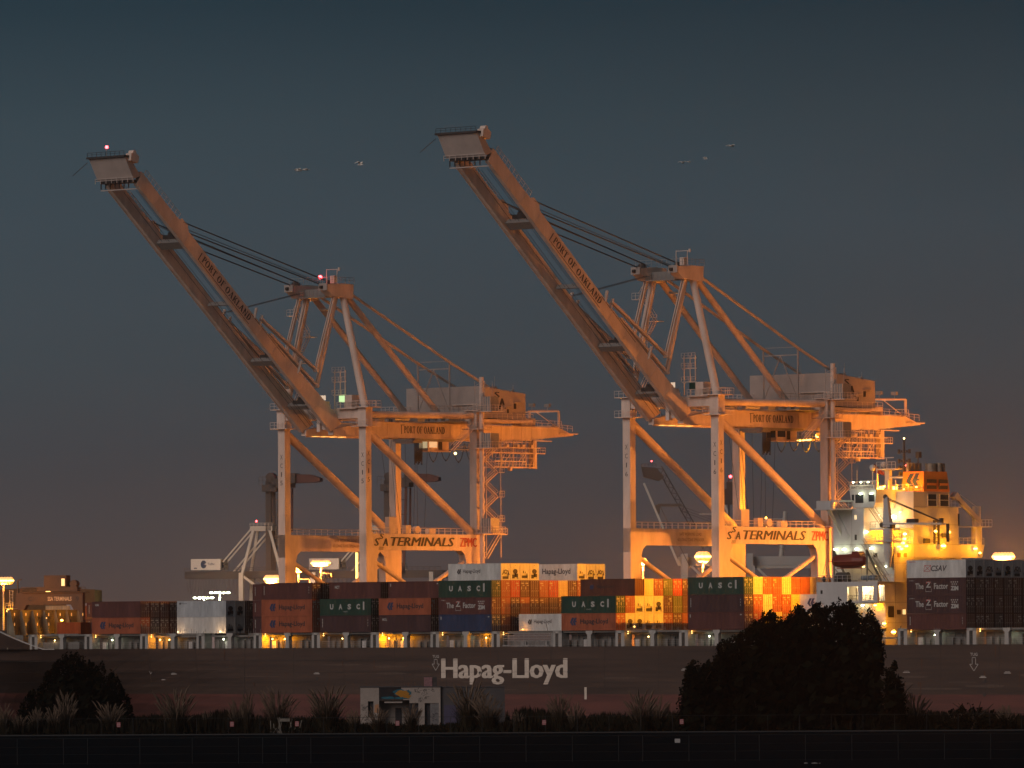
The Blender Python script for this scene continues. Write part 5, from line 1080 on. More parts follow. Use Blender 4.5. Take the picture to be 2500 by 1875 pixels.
for i, (x, w_, c, lb) in enumerate(((-98.6, 5, 'cream', 'cream yard container beside the yard crane leg'), (-91.0, 9, 'redorange', 'salmon yard container under the yard crane girder'))):
    r_ = thing('yard_container', lb, 'container', (x, 1500, 19.5), 0, 'containers stacked in the yard'); put('body', body_mesh(2.89, False), cmat(c), r_)
    r_.scale = (w_ / 12.19, 1, 1); 
    q_ = thing('yard_container', 'lower yard container half hidden, ' + ('left' if i == 0 else 'right') + ' one under the yard crane', 'container', (x, 1500, 16.6), 0, 'containers stacked in the yard'); put('body', body_mesh(2.89, False), cmat('maroon'), q_); q_.scale = (w_ / 12.19, 1, 1)

# ------------------------------------------------------------------ distant cranes (built facing across the view, right end to the water)
M_far = mat('far_crane_paint', (.50, .46, .40), .6, var=.1, scale=.1); M_fard = mat('far_crane_unlit_and_dark', (.07, .055, .05), .6, var=.15, scale=.1); M_farr = mat('far_crane_red_paint', (.11, .04, .03), .6, var=.1, scale=.1)  # dark tone puts the unlit boom into the colour; dark fittings share it
M_farh = mat('far_house_white', (.62, .58, .52), .6, var=0)
def far_crane(label, X, Y, rot, house=True, boom='up', beacon=True):
    r_ = thing('distant_gantry_crane', label, 'crane', (X, Y, 4), rot, 'distant cranes across the yard'); D = lambda: MB(4)
    for xx in (0, 30):
        for yy in (0, 18):
            g = D(); g.box(xx - .9, xx + .9, yy - .9, yy + .9, 4, 43.5); g.build('leg', M_far, r_)
    for yy in (0, 18):
        g = D(); g.box(0, 30, yy - .7, yy + .7, 18, 20.5); g.bar((1, yy, 42), (29, yy, 21), 1.0); g.build('side_frame', M_far, r_)
    g = D()
    for yy in (5, 12): g.box(-25, 34, yy - .6, yy + .6, 41.2, 44.2)
    for q_ in range(-24, 34, 6): g.box(q_, q_ + .6, 5, 12, 42, 43)
    g.rail([(-25, 4.2, 44.2), (33, 4.2, 44.2)], step=2.4, h=1.4, r=.09); g.build('girder', M_fard, r_)
    g = D()
    for yy in (1.5, 15.5):
        k_ = 5 if yy < 8 else 12
        g.bar((0, yy, 43), (4.2, k_, 62), 1.1); g.bar((16.5, yy, 43), (10.8, k_, 61), 1.1); g.bar((3, k_, 61.5), (-9, k_, 48), .6); g.bar((10, k_, 60.5), (-4.5, k_, 44), .6)
    g.box(2.6, 12, 4.4, 12.6, 60.6, 62.6); g.rail([(2.6, 4.4, 62.6), (12, 4.4, 62.6)], step=1.5, h=1.2, r=.08); g.build('apex_frame', M_far, r_)
    if house:
        g = D(); g.box(-22, -9.5, 3, 16, 44.8, 49.3); h_ = g.build('machinery_house', M_farh, r_)
        g = D()
        lay(g, _ring(0, 0, 1.25, 1.65, .01, .01, 20, 350), (-16.6, 2.97, 47.1), (1, 0, 0), (0, 0, 1)); lay(g, glyphs('TraPac', .01), (-14.9, 2.97, 46.8), (2.9, 0, 0), (0, 0, .95))
        lay(g, _ring(0, 0, 1.25, 1.65, .01, .01, 20, 350), (-9.47, 6.6, 47.1), (0, 1.5, 0), (0, 0, 1)); lay(g, glyphs('TraPac', .01), (-9.47, 9.5, 46.8), (0, 4.5, 0), (0, 0, .95)); g.box(-20.6, -19.4, 2.95, 2.97, 45.3, 45.8)
        g.build('emblem', M_blue, h_)
        g = D()
        for i in range(18):
            x0 = -24 + i * 1.35 + (0 if i < 9 else (i - 9) * .5); pts = [(x0 + j * .17 * (1 if i < 9 else 1.6), 4.5, 41.2 - (5.4 + (i % 2)) * (1 - (2 * j / 6 - 1) ** 2)) for j in range(7)]; g.path(pts, .09, 4)
        g.build('festoon_cable', M_fard, r_)
    if boom == 'up':    # boom standing almost upright, its unlit darkness put into the colour
        g = D(); g.box(9.2, 11.4, 4.4, 5.8, 44.5, 81); g.box(9.2, 11.4, 11.4, 12.8, 44.5, 80); g.build('boom_girder', M_fard, r_)
        g = D(); g.bar((17.2, 5, 44), (18.4, 5, 78), .95); g.bar((18.4, 12, 60), (18.6, 12, 78), .7); g.build('boom_tie', M_farr, r_)
        g = D()
        for z in (52, 58, 67, 73): g.bar((11, 5, z), (17.8, 5, z), .35)
        g.bar((13.4, 5, 48), (14.4, 5, 76), .5)
        for z in range(49, 76, 2): g.bar((13.2, 4.8, z), (14.6, 4.8, z + 1), .2)
        g.build('boom_lattice', M_fard, r_)
        g = D(); g.box(8, 14, 3, 13, 76.6, 79.4); g.box(12, 20, 3, 12, 78.2, 82); g.tube((11.5, 3, 82.4), (11.5, 8, 82.4), 1.9); g.rail([(6.8, 3, 79.2), (20, 3, 79.2)], step=1.6, h=3.4, r=.08); g.box(18, 22, 3, 12, 80, 84); g.build('boom_head', M_fard, r_)
        g = D(); g.prism([(22, 80), (30, 80.2), (32.2, 80.6), (32.2, 82), (28, 83.4), (22, 83.6)], 'y', 4, 9); g.build('boom_tip', M_farr, r_)
    plight('added_crane_light', (-12, -16, 36), 4500, (1, .6, .35), r_); plight('added_crane_light', (10, -18, 40), 6000, (1, .6, .35), r_)  # lights added in front to brighten the distant crane
    if beacon:
        g = D(); g.sph((5.2, 5, 64.6), .42); g.build('red_beacon', E_red, r_)
        if boom == 'up': g = D(); g.sph((15.0, 5, 84.6), .48); g.build('red_beacon', E_red, r_)
    return r_
far_crane('distant crane at the left with white TraPac house and dark upright boom', -110.8, 2900, R(-12))
far_crane('distant crane seen through the left crane portal, white TraPac house behind its lamps', -62.5, 2900, R(-12))
# distant cranes with inclined booms seen through the right crane
M_fg = mat('far_crane_grey_paint', (.36, .36, .35), .6, var=.1, scale=.1)
def far_boom(label, X, Y, tip, base, full=True):
    r_ = thing('distant_gantry_crane', label, 'crane', (X, Y, 4), 0, 'distant cranes across the yard'); D = lambda: MB(4)
    tx, tz = tip; bx, bz = base
    g = D(); g.bar((tx - 2.2, 0, tz - 5.6), (bx - 6, 0, bz - 6), 1.3, .7, side=(0, 1, 0)); g.build('boom_girder', M_fg, r_)
    if full:
        g = D(); d_ = Vector((bx - tx, 0, bz - tz)).normalized(); n2 = Vector((d_.z, 0, -d_.x)) * -1; L_ = math.hypot(bx - tx, bz - tz); A0 = Vector((tx + 2.5, 0, tz - .5))
        for y in (8, 10):
            for o_ in (0, 1.7): g.bar(A0 + Vector((0, y, 0)) + n2 * o_, A0 + d_ * L_ + Vector((0, y, 0)) + n2 * o_, .28)
        for i in range(int(L_ / 1.2)): s_ = i * 1.2; g.bar(A0 + d_ * s_ + Vector((0, 8, 0)) + n2 * (1.7 * (i % 2)), A0 + d_ * (s_ + 1.2) + Vector((0, 8, 0)) + n2 * (1.7 * ((i + 1) % 2)), .2)
        g.build('lattice_girder', M_fard, r_)
        g = D(); g.prism([(tx - 2.2, tz - 3.4), (tx - 3.0, tz), (tx + 2.0, tz - .4), (tx + 4.8, tz - 3.6), (tx + 3.0, tz - 4.8)], 'y', 1, 9); g.rail([(tx - 3, 1, tz), (tx + 2, 1, tz)], step=1.2, h=.9, r=.08); g.build('boom_head', M_fard, r_)
        g = D(); g.box(tx + 2.5, tx + 10.5, 1, 8, tz - 13.4, tz - 12.6); g.box(tx + 1.6, tx + 3.2, 0, 2, tz - 16, tz - 13); g.bar((tx + 3, 0, tz - 13), (bx - 2, 0, bz - 7), .25); g.build('boom_crossmember', M_fard, r_)
        g = D()
        for k_ in range(3): g.bar((tx + 10, 6, tz - 13.2 - k_ * .8), (tx + 46, 6, tz - 26 - k_ * 1.2), .12)
        g.build('stay_rope', M_fard, r_)
    g = D(); lx = bx + 4
    g.tube((lx + 2, 4, 40), (lx + 4, 4, 60), .9, .7, n=8); g.bar((lx - 3, 4, 57.4), (lx + 3, 4, 57.4), .3)
    for q_ in (-8, 14): g.box(lx + q_ - 1, lx + q_ + 1, 0, 2, 4, 44); g.box(lx + q_ - 1, lx + q_ + 1, 16, 18, 4, 44)
    g.box(lx - 10, lx + 40, 3, 5, 40, 43); g.box(lx - 10, lx + 40, 11, 13, 40, 43); g.bar((lx - 6, 0, 40), (lx + 12, 0, 22), .8); g.box(lx - 8, lx + 14, 0, 2, 20, 22); g.build('portal_frame', M_fg, r_)
    plight('added_crane_light', (tx + 4, -20, tz - 24), 3500, (1, .7, .45), r_)  # added light, brightens the distant boom
    g = D(); g.sph((tx + .5, 0, tz + 1.8), .26); g.build('red_beacon', E_red, r_)
    return r_
far_boom('distant crane with raised grey lattice boom seen through the right crane portal', 0, 2400, (46.5, 73.5), (62, 46))
far_boom('distant crane with only its pale boom showing behind the right crane near leg', 0, 2500, (75.8, 70.5), (88, 48), False)
r_ = thing('mast_beacon', 'red beacon above the dark sheave head behind the right crane leg', 'beacon', (75.4, 2480, 4)); g = MB(4); g.tube((0, 0, 4), (0, 0, 71), .5, .3); g.box(-2.0, 2.4, -1, 3, 62, 67.5); g.box(-.8, 1.6, -1, 2, 67.5, 70); g.build('tower', M_fard, r_); g = MB(4); g.sph((.6, -1, 71.8), .55); g.build('lamp', E_red, r_)
# ------------------------------------------------------------------ water, land, road
M_water = mat('harbour_water', (.006, .009, .011), .12, var=0, spec=.5)
t_ = M_water.node_tree; bp = nn(t_, 'ShaderNodeBump'); nz = nn(t_, 'ShaderNodeTexNoise'); nz.inputs['Scale'].default_value = .6; nz.inputs['Detail'].default_value = 4
tc_ = nn(t_, 'ShaderNodeTexCoord'); t_.links.new(tc_.outputs['Object'], nz.inputs[0]); t_.links.new(nz.outputs[0], bp.inputs['Height']); bp.inputs['Strength'].default_value = .5; t_.links.new(bp.outputs[0], t_.nodes['Principled BSDF'].inputs['Normal'])
g = MB(); g.poly([(-2500, 1000, 0), (2500, 1000, 0), (2500, 9000, 0), (-2500, 9000, 0)]); g.build('water', M_water)['kind'] = 'structure'
M_land = mat('rough_ground', (.018, .015, .010), 1.0, var=.5, scale=.12, spec=0.0)
g = MB(); n = 60; vs = []
for i in range(n + 1):
    x = -1200 + 2400 * i / n; e_ = 1072 + 4 * math.sin(i * 1.7)
    vs += [(x, -60, 2), (x, e_ - 8, 2), (x, e_, -.6)]
g.add(vs, [(3 * i + j, 3 * i + 3 + j, 3 * i + 4 + j, 3 * i + 1 + j) for i in range(n) for j in (0, 1)]); g.build('ground', M_land)['kind'] = 'structure'
M_road = mat('road_asphalt', (.007, .010, .013), 1.0, var=.35, scale=.02, spec=0.0)
# long streaks along the road surface: patched and worn strips
mp = [q for q in M_road.node_tree.nodes if q.type == 'MAPPING'][0]; mp.inputs['Scale'].default_value = (.02, .45, 1)
g = MB(); g.poly([(-1200, 300, 2.004), (1200, 300, 2.004), (1200, 938, 2.004), (-1200, 938, 2.004)]); g.build('road', M_road)['kind'] = 'structure'
g = MB(); g.box(-1200, 1200, 938, 938.35, 1.9, 2.14); g.build('kerb', mat('kerb_concrete', (.035, .038, .04), .9, var=.2))['kind'] = 'structure'

# scrub along the shore
M_leafd = mat('scrub_leaf', (.013, .012, .008), 1.0, spec=0.0, var=.5, scale=.3)
rnd = random.Random(3)
g = MB()
def nz1(x): return .5 + .5 * math.sin(x * .21 + 1.3) * math.cos(x * .083) + .25 * math.sin(x * .57)
for i in range(42000):
    y = rnd.uniform(945, 1060); X = rnd.uniform(-84, 84) * y / 960
    if 1024 < y < 1050 and -23 < X < 0: continue
    if 1015 < y <= 1024 and -23 < X < 0 : continue
    h_ = rnd.uniform(.4, 1.0) * (1.1 + 1.5 * nz1(X)) ; a = rnd.uniform(0, math.pi); w_ = rnd.uniform(.08, .3); l = rnd.uniform(-.35, .35); z0 = 2 + rnd.uniform(-.1, h_ * .4)
    if -23 < X < 0 and y < 1015: h_ *= .5; z0 = 2
    g.add([(X - w_ * math.cos(a), y - w_ * math.sin(a), z0), (X + w_ * math.cos(a), y + w_ * math.sin(a), z0), (X + l, y + l * .5, 2 + h_)], [(0, 1, 2)])
g.build('shore_scrub', M_leafd)['kind'] = 'stuff'

# trees
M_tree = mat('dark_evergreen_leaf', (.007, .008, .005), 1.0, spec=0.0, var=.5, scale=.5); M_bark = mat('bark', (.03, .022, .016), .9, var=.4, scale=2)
def tree(label, prof, y0, depth, seed, n_cl, trunks, dense=1.0, zb=2.2):
    r = random.Random(seed); xs_ = [p[0] for p in prof]
    def top(x):
        for a, b in zip(prof, prof[1:]):
            if a[0] <= x <= b[0]: return a[1] + (b[1] - a[1]) * (x - a[0]) / (b[0] - a[0] + 1e-6)
        return 0
    cx = sum(xs_) / len(xs_); root = thing('evergreen_tree', label, 'tree', (cx, y0, 2), 0, 'trees along the shore'); g = MB(2)
    for tx in trunks:
        h = top(tx) - 1.5; g.tube((tx - cx, 0, 2), (tx - cx + .4, .2, 2 + h * .5), .42, .3, n=8); g.tube((tx - cx + .4, .2, 2 + h * .5), (tx - cx, 0, h + .8), .3, .08, n=8)
        for q_ in range(7):
            z = 3.5 + q_ * (h - 3) / 7; a = r.uniform(0, 6.28); L_ = r.uniform(1.5, 3.2); g.tube((tx - cx + .2, .1, z), (tx - cx + L_ * math.cos(a), L_ * math.sin(a), z + L_ * .8), .14, .04, n=5)
    g.build('trunk', M_bark, root)
    g = MB(2); vs = []; fs = []
    def card(c, s):
        u = Vector((r.gauss(0, 1), r.gauss(0, 1), r.gauss(0, 1))).normalized(); v = u.orthogonal().normalized() * s * .5; u = u * s
        n0 = len(vs); vs.extend([tuple(c - u * .5 - v * .3), tuple(c + v), tuple(c + u * .6), tuple(c - v)]); fs.append((n0, n0 + 1, n0 + 2, n0 + 3))
    for i in range(n_cl):
        x = r.uniform(xs_[0] + .2, xs_[-1] - .2); t_ = top(x)
        edge = i % 2 == 0
        z = t_ + (r.uniform(.1, .9) if i % 6 == 0 else -abs(r.gauss(0, .7)) - .3) if edge else r.uniform(zb, max(zb + .3, t_ - .6))
        dd = depth * math.sqrt(max(.05, 1 - ((x - cx) / (xs_[-1] - xs_[0]) * 1.7) ** 2)); y = r.gauss(0, .35) * dd
        rx = r.uniform(.45, .95) * (.6 if i % 6 == 0 else 1); rz = rx * r.uniform(1.0, 1.9); lean = r.uniform(-.5, .5)
        for k in range(int(46 * dense)):
            q_ = Vector((r.gauss(0, .5), r.gauss(0, .5), r.gauss(0, .55)))
            if q_.length > 1.25: continue
            taper = 1.0 - .45 * max(0, q_.z)
            c = Vector((x - cx + (q_.x * taper) * rx + lean * q_.z * .5, y + q_.y * rx, z + q_.z * rz)); 
            if c.z < 2.1: continue
            card(c, r.uniform(.16, .42))
    for i in range(int(n_cl * 7 * dense)):
        x = r.uniform(xs_[0] + .6, xs_[-1] - .6); t_ = top(x) - 1.9
        if t_ < zb + .2: continue
        z = r.uniform(2.2, t_); card(Vector((x - cx, r.gauss(0, .3) * depth, z)), r.uniform(.8, 1.6))
    g.add(vs, fs); g.build('crown', M_tree, root); return root
big = [(32.4, 6), (33.0, 16.4), (34.3, 17.0), (35.4, 15.8), (36.8, 16.0), (37.4, 17.4), (38.2, 17.8), (39.4, 16.8), (40.6, 18.0), (41.8, 17.2), (42.9, 18.2), (43.9, 17.5), (45.1, 18.3), (46.0, 16.4), (47.0, 16.1), (48.1, 17.1), (48.6, 15.2), (49.2, 12.2), (49.5, 6)]
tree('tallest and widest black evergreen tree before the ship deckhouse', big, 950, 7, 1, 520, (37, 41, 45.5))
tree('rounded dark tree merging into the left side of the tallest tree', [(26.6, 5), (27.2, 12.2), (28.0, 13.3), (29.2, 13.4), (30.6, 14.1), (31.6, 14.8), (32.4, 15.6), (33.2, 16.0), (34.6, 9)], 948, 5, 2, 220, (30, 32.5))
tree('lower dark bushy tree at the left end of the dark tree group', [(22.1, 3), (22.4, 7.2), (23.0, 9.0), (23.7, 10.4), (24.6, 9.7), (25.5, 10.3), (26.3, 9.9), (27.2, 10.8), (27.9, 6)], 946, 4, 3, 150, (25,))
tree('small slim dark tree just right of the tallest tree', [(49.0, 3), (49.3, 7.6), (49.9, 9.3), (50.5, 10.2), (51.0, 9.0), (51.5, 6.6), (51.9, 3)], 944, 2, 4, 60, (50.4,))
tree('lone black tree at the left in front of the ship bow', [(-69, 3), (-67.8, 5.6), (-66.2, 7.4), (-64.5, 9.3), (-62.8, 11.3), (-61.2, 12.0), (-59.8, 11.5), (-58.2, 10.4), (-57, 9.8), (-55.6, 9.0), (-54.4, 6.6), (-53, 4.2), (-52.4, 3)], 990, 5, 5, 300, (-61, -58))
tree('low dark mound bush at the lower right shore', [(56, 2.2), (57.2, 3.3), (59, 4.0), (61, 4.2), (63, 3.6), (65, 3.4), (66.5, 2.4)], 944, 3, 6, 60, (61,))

# pampas grass clumps
M_blade = mat('pampas_blade', (.030, .025, .015), 1.0, spec=.05, var=.4, scale=.8); M_plume = mat('pampas_plume', (.125, .088, .062), .95, var=.3, scale=1.2)
def pampas_mesh(seed):
    r = random.Random(seed); lv = []; lf = []; pv = []; pf = []
    for i in range(420):
        a = r.uniform(0, 6.28); L_ = r.uniform(.55, 1.0); out = r.uniform(.05, .5); h = r.uniform(.45, .85); b = r.uniform(0, .2); w_ = .008
        x0, y0 = b * math.cos(a), b * math.sin(a); px, py = -math.sin(a) * w_, math.cos(a) * w_; n0 = len(lv)
        for s in (0, .35, .7, 1):
            x = x0 + out * s * math.cos(a); y = y0 + out * s * math.sin(a); z = h * (1.55 * s - .75 * s * s * (1 + out * .5)); ww = 1 - s * .9
            lv.extend([(x - px * ww, y - py * ww, max(z, 0)), (x + px * ww, y + py * ww, max(z, 0))])
        for s in range(3): lf.append((n0 + 2 * s, n0 + 2 * s + 1, n0 + 2 * s + 3, n0 + 2 * s + 2))
    for i in range(60):
        a = r.uniform(0, 6.28); lean = r.uniform(0, .5); h = r.uniform(.5, 1.0) * (1 - lean * .4); b = r.uniform(0, .16)
        p0 = Vector((b * math.cos(a), b * math.sin(a), .1)); d_ = Vector((math.cos(a) * lean, math.sin(a) * lean, 1)).normalized(); p1 = p0 + d_ * (h - .24); L_ = r.uniform(.16, .30); curl = Vector((math.cos(a), math.sin(a), 0)) * .05
        def seg(p, q_, r0, r1):
            n0 = len(pv); u = (q_ - p).orthogonal().normalized(); v = (q_ - p).normalized().cross(u)
            for c, rr in ((p, r0), (q_, r1)):
                for k in range(4): an = k * math.pi / 2; pv.append(tuple(c + u * rr * math.cos(an) + v * rr * math.sin(an)))
            for k in range(4): pf.append((n0 + k, n0 + (k + 1) % 4, n0 + 4 + (k + 1) % 4, n0 + 4 + k))
        seg(p0, p1, .004, .004); m1 = p1 + d_ * L_ * .35 + curl * .3; m2 = p1 + d_ * L_ * .7 + curl * .8; e_ = p1 + d_ * L_ + curl * 1.8
        seg(p1, m1, .004, .020); seg(m1, m2, .020, .016); seg(m2, e_, .016, .002)
        for k in range(8):   # loose side tufts
            c = p1.lerp(e_, r.uniform(.1, .95)); q_ = c + Vector((r.gauss(0, .02), r.gauss(0, .02), r.uniform(.02, .05))); seg(c, q_, .005, .001)
    a_ = bpy.data.meshes.new('leaves'); a_.from_pydata(lv, [], lf); a_.materials.append(M_blade)
    b_ = bpy.data.meshes.new('plumes'); b_.from_pydata(pv, [], pf); b_.materials.append(M_plume); return a_, b_
PM = [pampas_mesh(s) for s in (11, 12, 13, 14, 15, 16, 17)]
spots = [(8, 60, 80, 'clump at the far left edge of the shore'), (88, 55, 62, 'slender clump right of the far left clump'), (160, 78, 100, 'tall pale clump below the lone black tree'), (128, 60, 70, 'loose clump on the left flank of the tall pale clump'), (265, 95, 82, 'rounded clump right of the lone black tree trunk'),
         (45, 60, 48, 'low clump beside the far left clump'), (425, 115, 108, 'wide feathery clump before the red hull band at left'), (500, 30, 58, 'thin single tuft between two larger left clumps'), (575, 62, 80, 'short bright clump near the second red sign'), (600, 45, 100, 'dim upright clump behind the second red sign'), (675, 110, 112, 'dark broad clump behind the third red sign'),
         (796, 120, 118, 'broad arching clump just left of the graffiti building'), (860, 50, 58, 'small clump touching the building left corner'), (918, 68, 62, 'dry clump before the pale left wall of the building'), (1000, 62, 70, 'bushy clump before the building entrance'), (1140, 110, 122, 'tall plumed clump before the grey side wing'), (1188, 105, 92, 'lower spreading clump at the right end of the side wing'),
         (1262, 40, 50, 'sparse tuft right of the building'), (1362, 80, 98, 'upright clump right of the white draught board'), (1400, 55, 70, 'short clump beside the upright one right of centre'), (1560, 100, 100, 'feathery clump left of the dark tree group'), (1600, 80, 84, 'clump touching the left end of the tree group'), (1700, 50, 76, 'brown clump in front of the low bushy tree'),
         (2170, 110, 100, 'broad clump at the foot of the small slim tree'), (2228, 90, 92, 'pale plumed clump right of the small slim tree'), (2330, 50, 50, 'faint tuft at the lower right'), (2450, 60, 58, 'faint clump at the right edge')]
rr = random.Random(9)
for i, (px, w_, h_, lb) in enumerate(spots):
    D_ = 952 + (i * 37) % 20 - 6; X = (px - 1250) * D_ / 17361; s_ = h_ * D_ / 17361 * (1.0); sw_ = w_ * D_ / 17361
    r_ = thing('pampas_grass', 'pampas grass, ' + lb, 'grass clump', (X, D_, 2), rr.uniform(0, 6.28), 'pampas grass clumps on the shore'); r_.scale = (sw_ / 1.0, sw_ / 1.0, s_)
    ob('leaves', PM[i % 7][0], r_); ob('plumes', PM[i % 7][1], r_)

# derelict building with graffiti
M_bw = mat('building_pale_plaster', (.30, .262, .235), .8, var=.2, scale=.7); M_bg = mat('building_grey_plaster', (.065, .062, .066), .85, var=.2, scale=.4)
bd = thing('derelict_building', 'small flat roofed derelict building covered in graffiti, standing on the shore', 'building', (-11.7, 1030, 2))
X0 = -10.5
g = MB(2)
g.box(-10.5, -9.4, 0, 9, 2, 7.6); g.box(-8.6, -7.8, 0, 9, 2, 7.6); g.box(-9.4, -8.6, 0, 9, 5.6, 7.6); g.box(-9.4, -8.6, 0, 9, 2, 3.3)
g.box(-7.8, -3.4, 0, 9, 5.75, 7.6); g.box(-7.8, -3.4, 2.6, 9, 2, 5.75)
g.box(-3.4, -1.2, 0, 9, 5.3, 7.6); g.box(-3.4, -2.1, 0, .3, 2, 3.4); g.box(-2.1, -1.2, 0, 9, 2, 5.3); g.box(-.4, 1.1, 0, 9, 5.3, 7.6); g.box(-1.2, -.4, 0, 9, 5.3, 7.6); g.box(.85, 1.1, 0, 9, 2, 5.3); g.box(-3.4, .85, 5, 9, 2, 5.3); g.build('wall', M_bw, bd)
g = MB(2); g.box(1.103, 10.4, .4, 9, 2, 7.55); g.build('side_wing', M_bg, bd)
g = MB(2); g.box(-10.6, 1.2, -.1, 9.1, 7.603, 7.72); g.box(1.2, 10.5, .3, 9.1, 7.553, 7.66); g.build('roof_edge', M_bg, bd)
g = MB(2); g.box(-7.0, -4.4, -1.2, 0, 5.35, 5.55); g.build('entrance_canopy', M_bw, bd)
g = MB(2); g.box(-9.4, -8.6, .5, .6, 3.3, 5.6); g.box(-3.4, -2.1, .5, .6, 3.4, 5.3); g.box(-1.2, -.4, .5, .6, 2, 5.3); g.box(-5.5, -4.6, 2.5, 2.6, 2, 4.6); g.build('doorway', M_black, bd)
g = MB(2); g.box(-.4, .85, .1, .2, 2, 5.3); g.build('boarded_door', mat('weathered_board', (.16, .155, .16), .9, var=.3, scale=2), bd)
g = MB(2); g.box(1.6, 3.4, .3, .4, 2.2, 5.0); g.box(3.5, 4.6, .3, .4, 2.2, 4.9); g.build('shutter', mat('purple_shutter', (.06, .055, .10), .8, var=.2), bd)
ru = thing('roof_unit', 'small graffiti covered vent box on the flat roof of the derelict building', 'vent box', (-12.4, 1032, 7.72)); g = MB(); g.box(-.6, .6, 0, 1.2, 0, 1.3); g.build('casing', mat('roof_unit_paint', (.22, .12, .13), .8, var=.4, scale=3), ru); g = MB(); g.box(.6, 1.25, .1, 1.1, 0, 1.35); g.bar((-2.2, .5, 0), (-2.2, .5, 2.3), .05); g.bar((-3.2, .5, 0), (-3.6, .5, 1.9), .04); g.build('vent', M_dark, ru)
rg = random.Random(21)
def blob(cx, cz, rx, rz, nn_=14): return [(cx + rx * math.cos(6.283 * i / nn_) * rg.uniform(.7, 1.15), cz + rz * math.sin(6.283 * i / nn_) * rg.uniform(.7, 1.15)) for i in range(nn_)]
def paint(nm, col, shapes, y=-.01):
    g = MB(2)
    for k, s_ in enumerate(shapes): g.poly([(x, y - k * .0015, z) for x, z in s_])
    g.build(nm, mat('graffiti_' + nm.split('_')[0], col, .8, var=.15), bd)
paint('black_graffiti', (.012, .012, .015), [[(-7.8, 5.78), (-4.3, 5.78), (-4.6, 7.6), (-7.8, 7.6)]])
paint('teal_graffiti', (.015, .10, .14), [blob(-4.9, 6.9, .9, .5), blob(-6.4, 6.1, 1.0, .22), blob(-3.6, 6.8, .5, .4), blob(-4.6, 6.05, 1.1, .2)], -.02)
paint('amber_graffiti', (.36, .16, .015), [blob(-4.4, 6.7, 1.0, .5), blob(-3.8, 6.3, .7, .3)], -.03)
paint('peach_graffiti', (.38, .20, .11), [[(-8.5, 4.0), (-7.85, 3.9), (-7.85, 5.2), (-8.4, 5.1)]], -.01)
g = MB(2)
for cx, cz, w_, h_, n_ in ((-9.9, 4.5, .9, 1.3, 16), (-2.4, 7.1, 1.0, .5, 12), (-.6, 7.1, 1.6, .5, 16), (-1.3, 6.2, 1.0, .9, 14), (-1.9, 5.7, .5, .5, 8), (-9.8, 2.7, .9, .8, 12), (-8.1, 3.4, .5, .5, 8), (0.2, 3.4, .9, 1.2, 10), (-2.9, 4.4, .5, .7, 6)):
    for i in range(n_):
        x, z = cx + rg.uniform(-.5, .5) * w_, cz + rg.uniform(-.5, .5) * h_; a = rg.uniform(-1.2, 1.8); l = rg.uniform(.15, .42)
        g.bar((x, -.012, z), (x + l * math.cos(a), -.012, z + l * math.sin(a)), .045, .01, side=(0, 0, 1) if abs(math.cos(a)) > .5 else (1, 0, 0))
g.build('scribble_graffiti', mat('graffiti_scribble', (.02, .02, .022), .8, var=0), bd)

# shore fence with warning signs
M_fp = mat('fence_post_steel', (.016, .018, .020), .6, .4, var=0)
fe = thing('chain_link_fence', 'low chain link fence along the shore carrying the small red signs', 'fence', (0, 942, 2))
for i in range(-17, 18): g = MB(); g.tube((i * 4.2, 0, 0), (i * 4.2, 0, 2.2), .035, n=6); g.build('post', M_fp, fe)
g = MB(); g.bar((-72, 0, 2.18), (72, 0, 2.18), .05); g.bar((-72, 0, .1), (72, 0, .1), .03)
for i in range(0, 0): pass
g.build('rail', M_fp, fe)
M_sign = mat('sign_red', (.26, .04, .05), .6, var=0); M_sw = mat('sign_white', (.34, .28, .29), .6, var=0)
for i, (X, lb) in enumerate(((-52.3, 'red and white sign below the lone black tree, leftmost on the fence'), (-37.3, 'red and white sign beside the short bright grass clump'), (-28.7, 'red and white sign beside the broken roadside debris'), (-15.4, 'red and white sign before the building entrance'), (4.0, 'red and white sign on the bare stretch right of the building'), (22.2, 'red and white sign on the fence at the left end of the tree group'))):
    sg = thing('warning_sign', lb, 'sign', (X, 941.9, 3.05), 0, 'red and white signs on the shore fence'); g = MB(); g.box(-.26, .26, -.02, 0, 0, .66); g.build('plate', M_sign, sg)
    g = MB(); g.box(-.22, .22, -.026, -.021, .22, .44); g.box(-.2, .2, -.026, -.021, .52, .6); g.box(-.2, .2, -.026, -.021, .06, .14); g.build('text_panel', M_sw, sg)
    g = MB(); lay(g, glyphs('NO', .04), (-.17, -.028, .25), (.34, 0, 0), (0, 0, .15)); g.build('lettering', M_red, sg)
# near fence of taller bare panels
f2 = thing('panel_fence', 'tall thin wire panel fence standing across the dark road in front', 'fence', (0, 708, 2))
r5 = random.Random(4); x = -54.0
while x < 54: g = MB(); g.tube((x, 0, 0), (x, 0, 2.62), .03, n=6); g.build('post', M_fp, f2); x += r5.choice((2.4, 4.6, 4.6, 5.2))
g = MB()
for z in (2.6, 1.75, 1.0, .12): g.bar((-54, 0, z), (54, 0, z), .016 if 0 < z < 2.5 else .025)
g.build('wire', M_fp, f2)
sg = thing('blank_plate', 'small blank pale plate hung on the near wire fence right of centre', 'plate', (16.25, 707.9, 4.05)); g = MB(); g.box(-.27, .27, -.02, 0, -.2, .2); g.build('plate', mat('plate_pale_paint', (.30, .30, .30), .6, var=0), sg); g = MB(); g.tube((-.2, -.03, .15), (-.2, .05, .15), .02, n=6); g.build('bolt', M_dark, sg)
lt = thing('litter_heap', 'small pale crumpled heap lying on the dark road at the bottom edge', 'litter', (29, 689, 2)); g = MB()
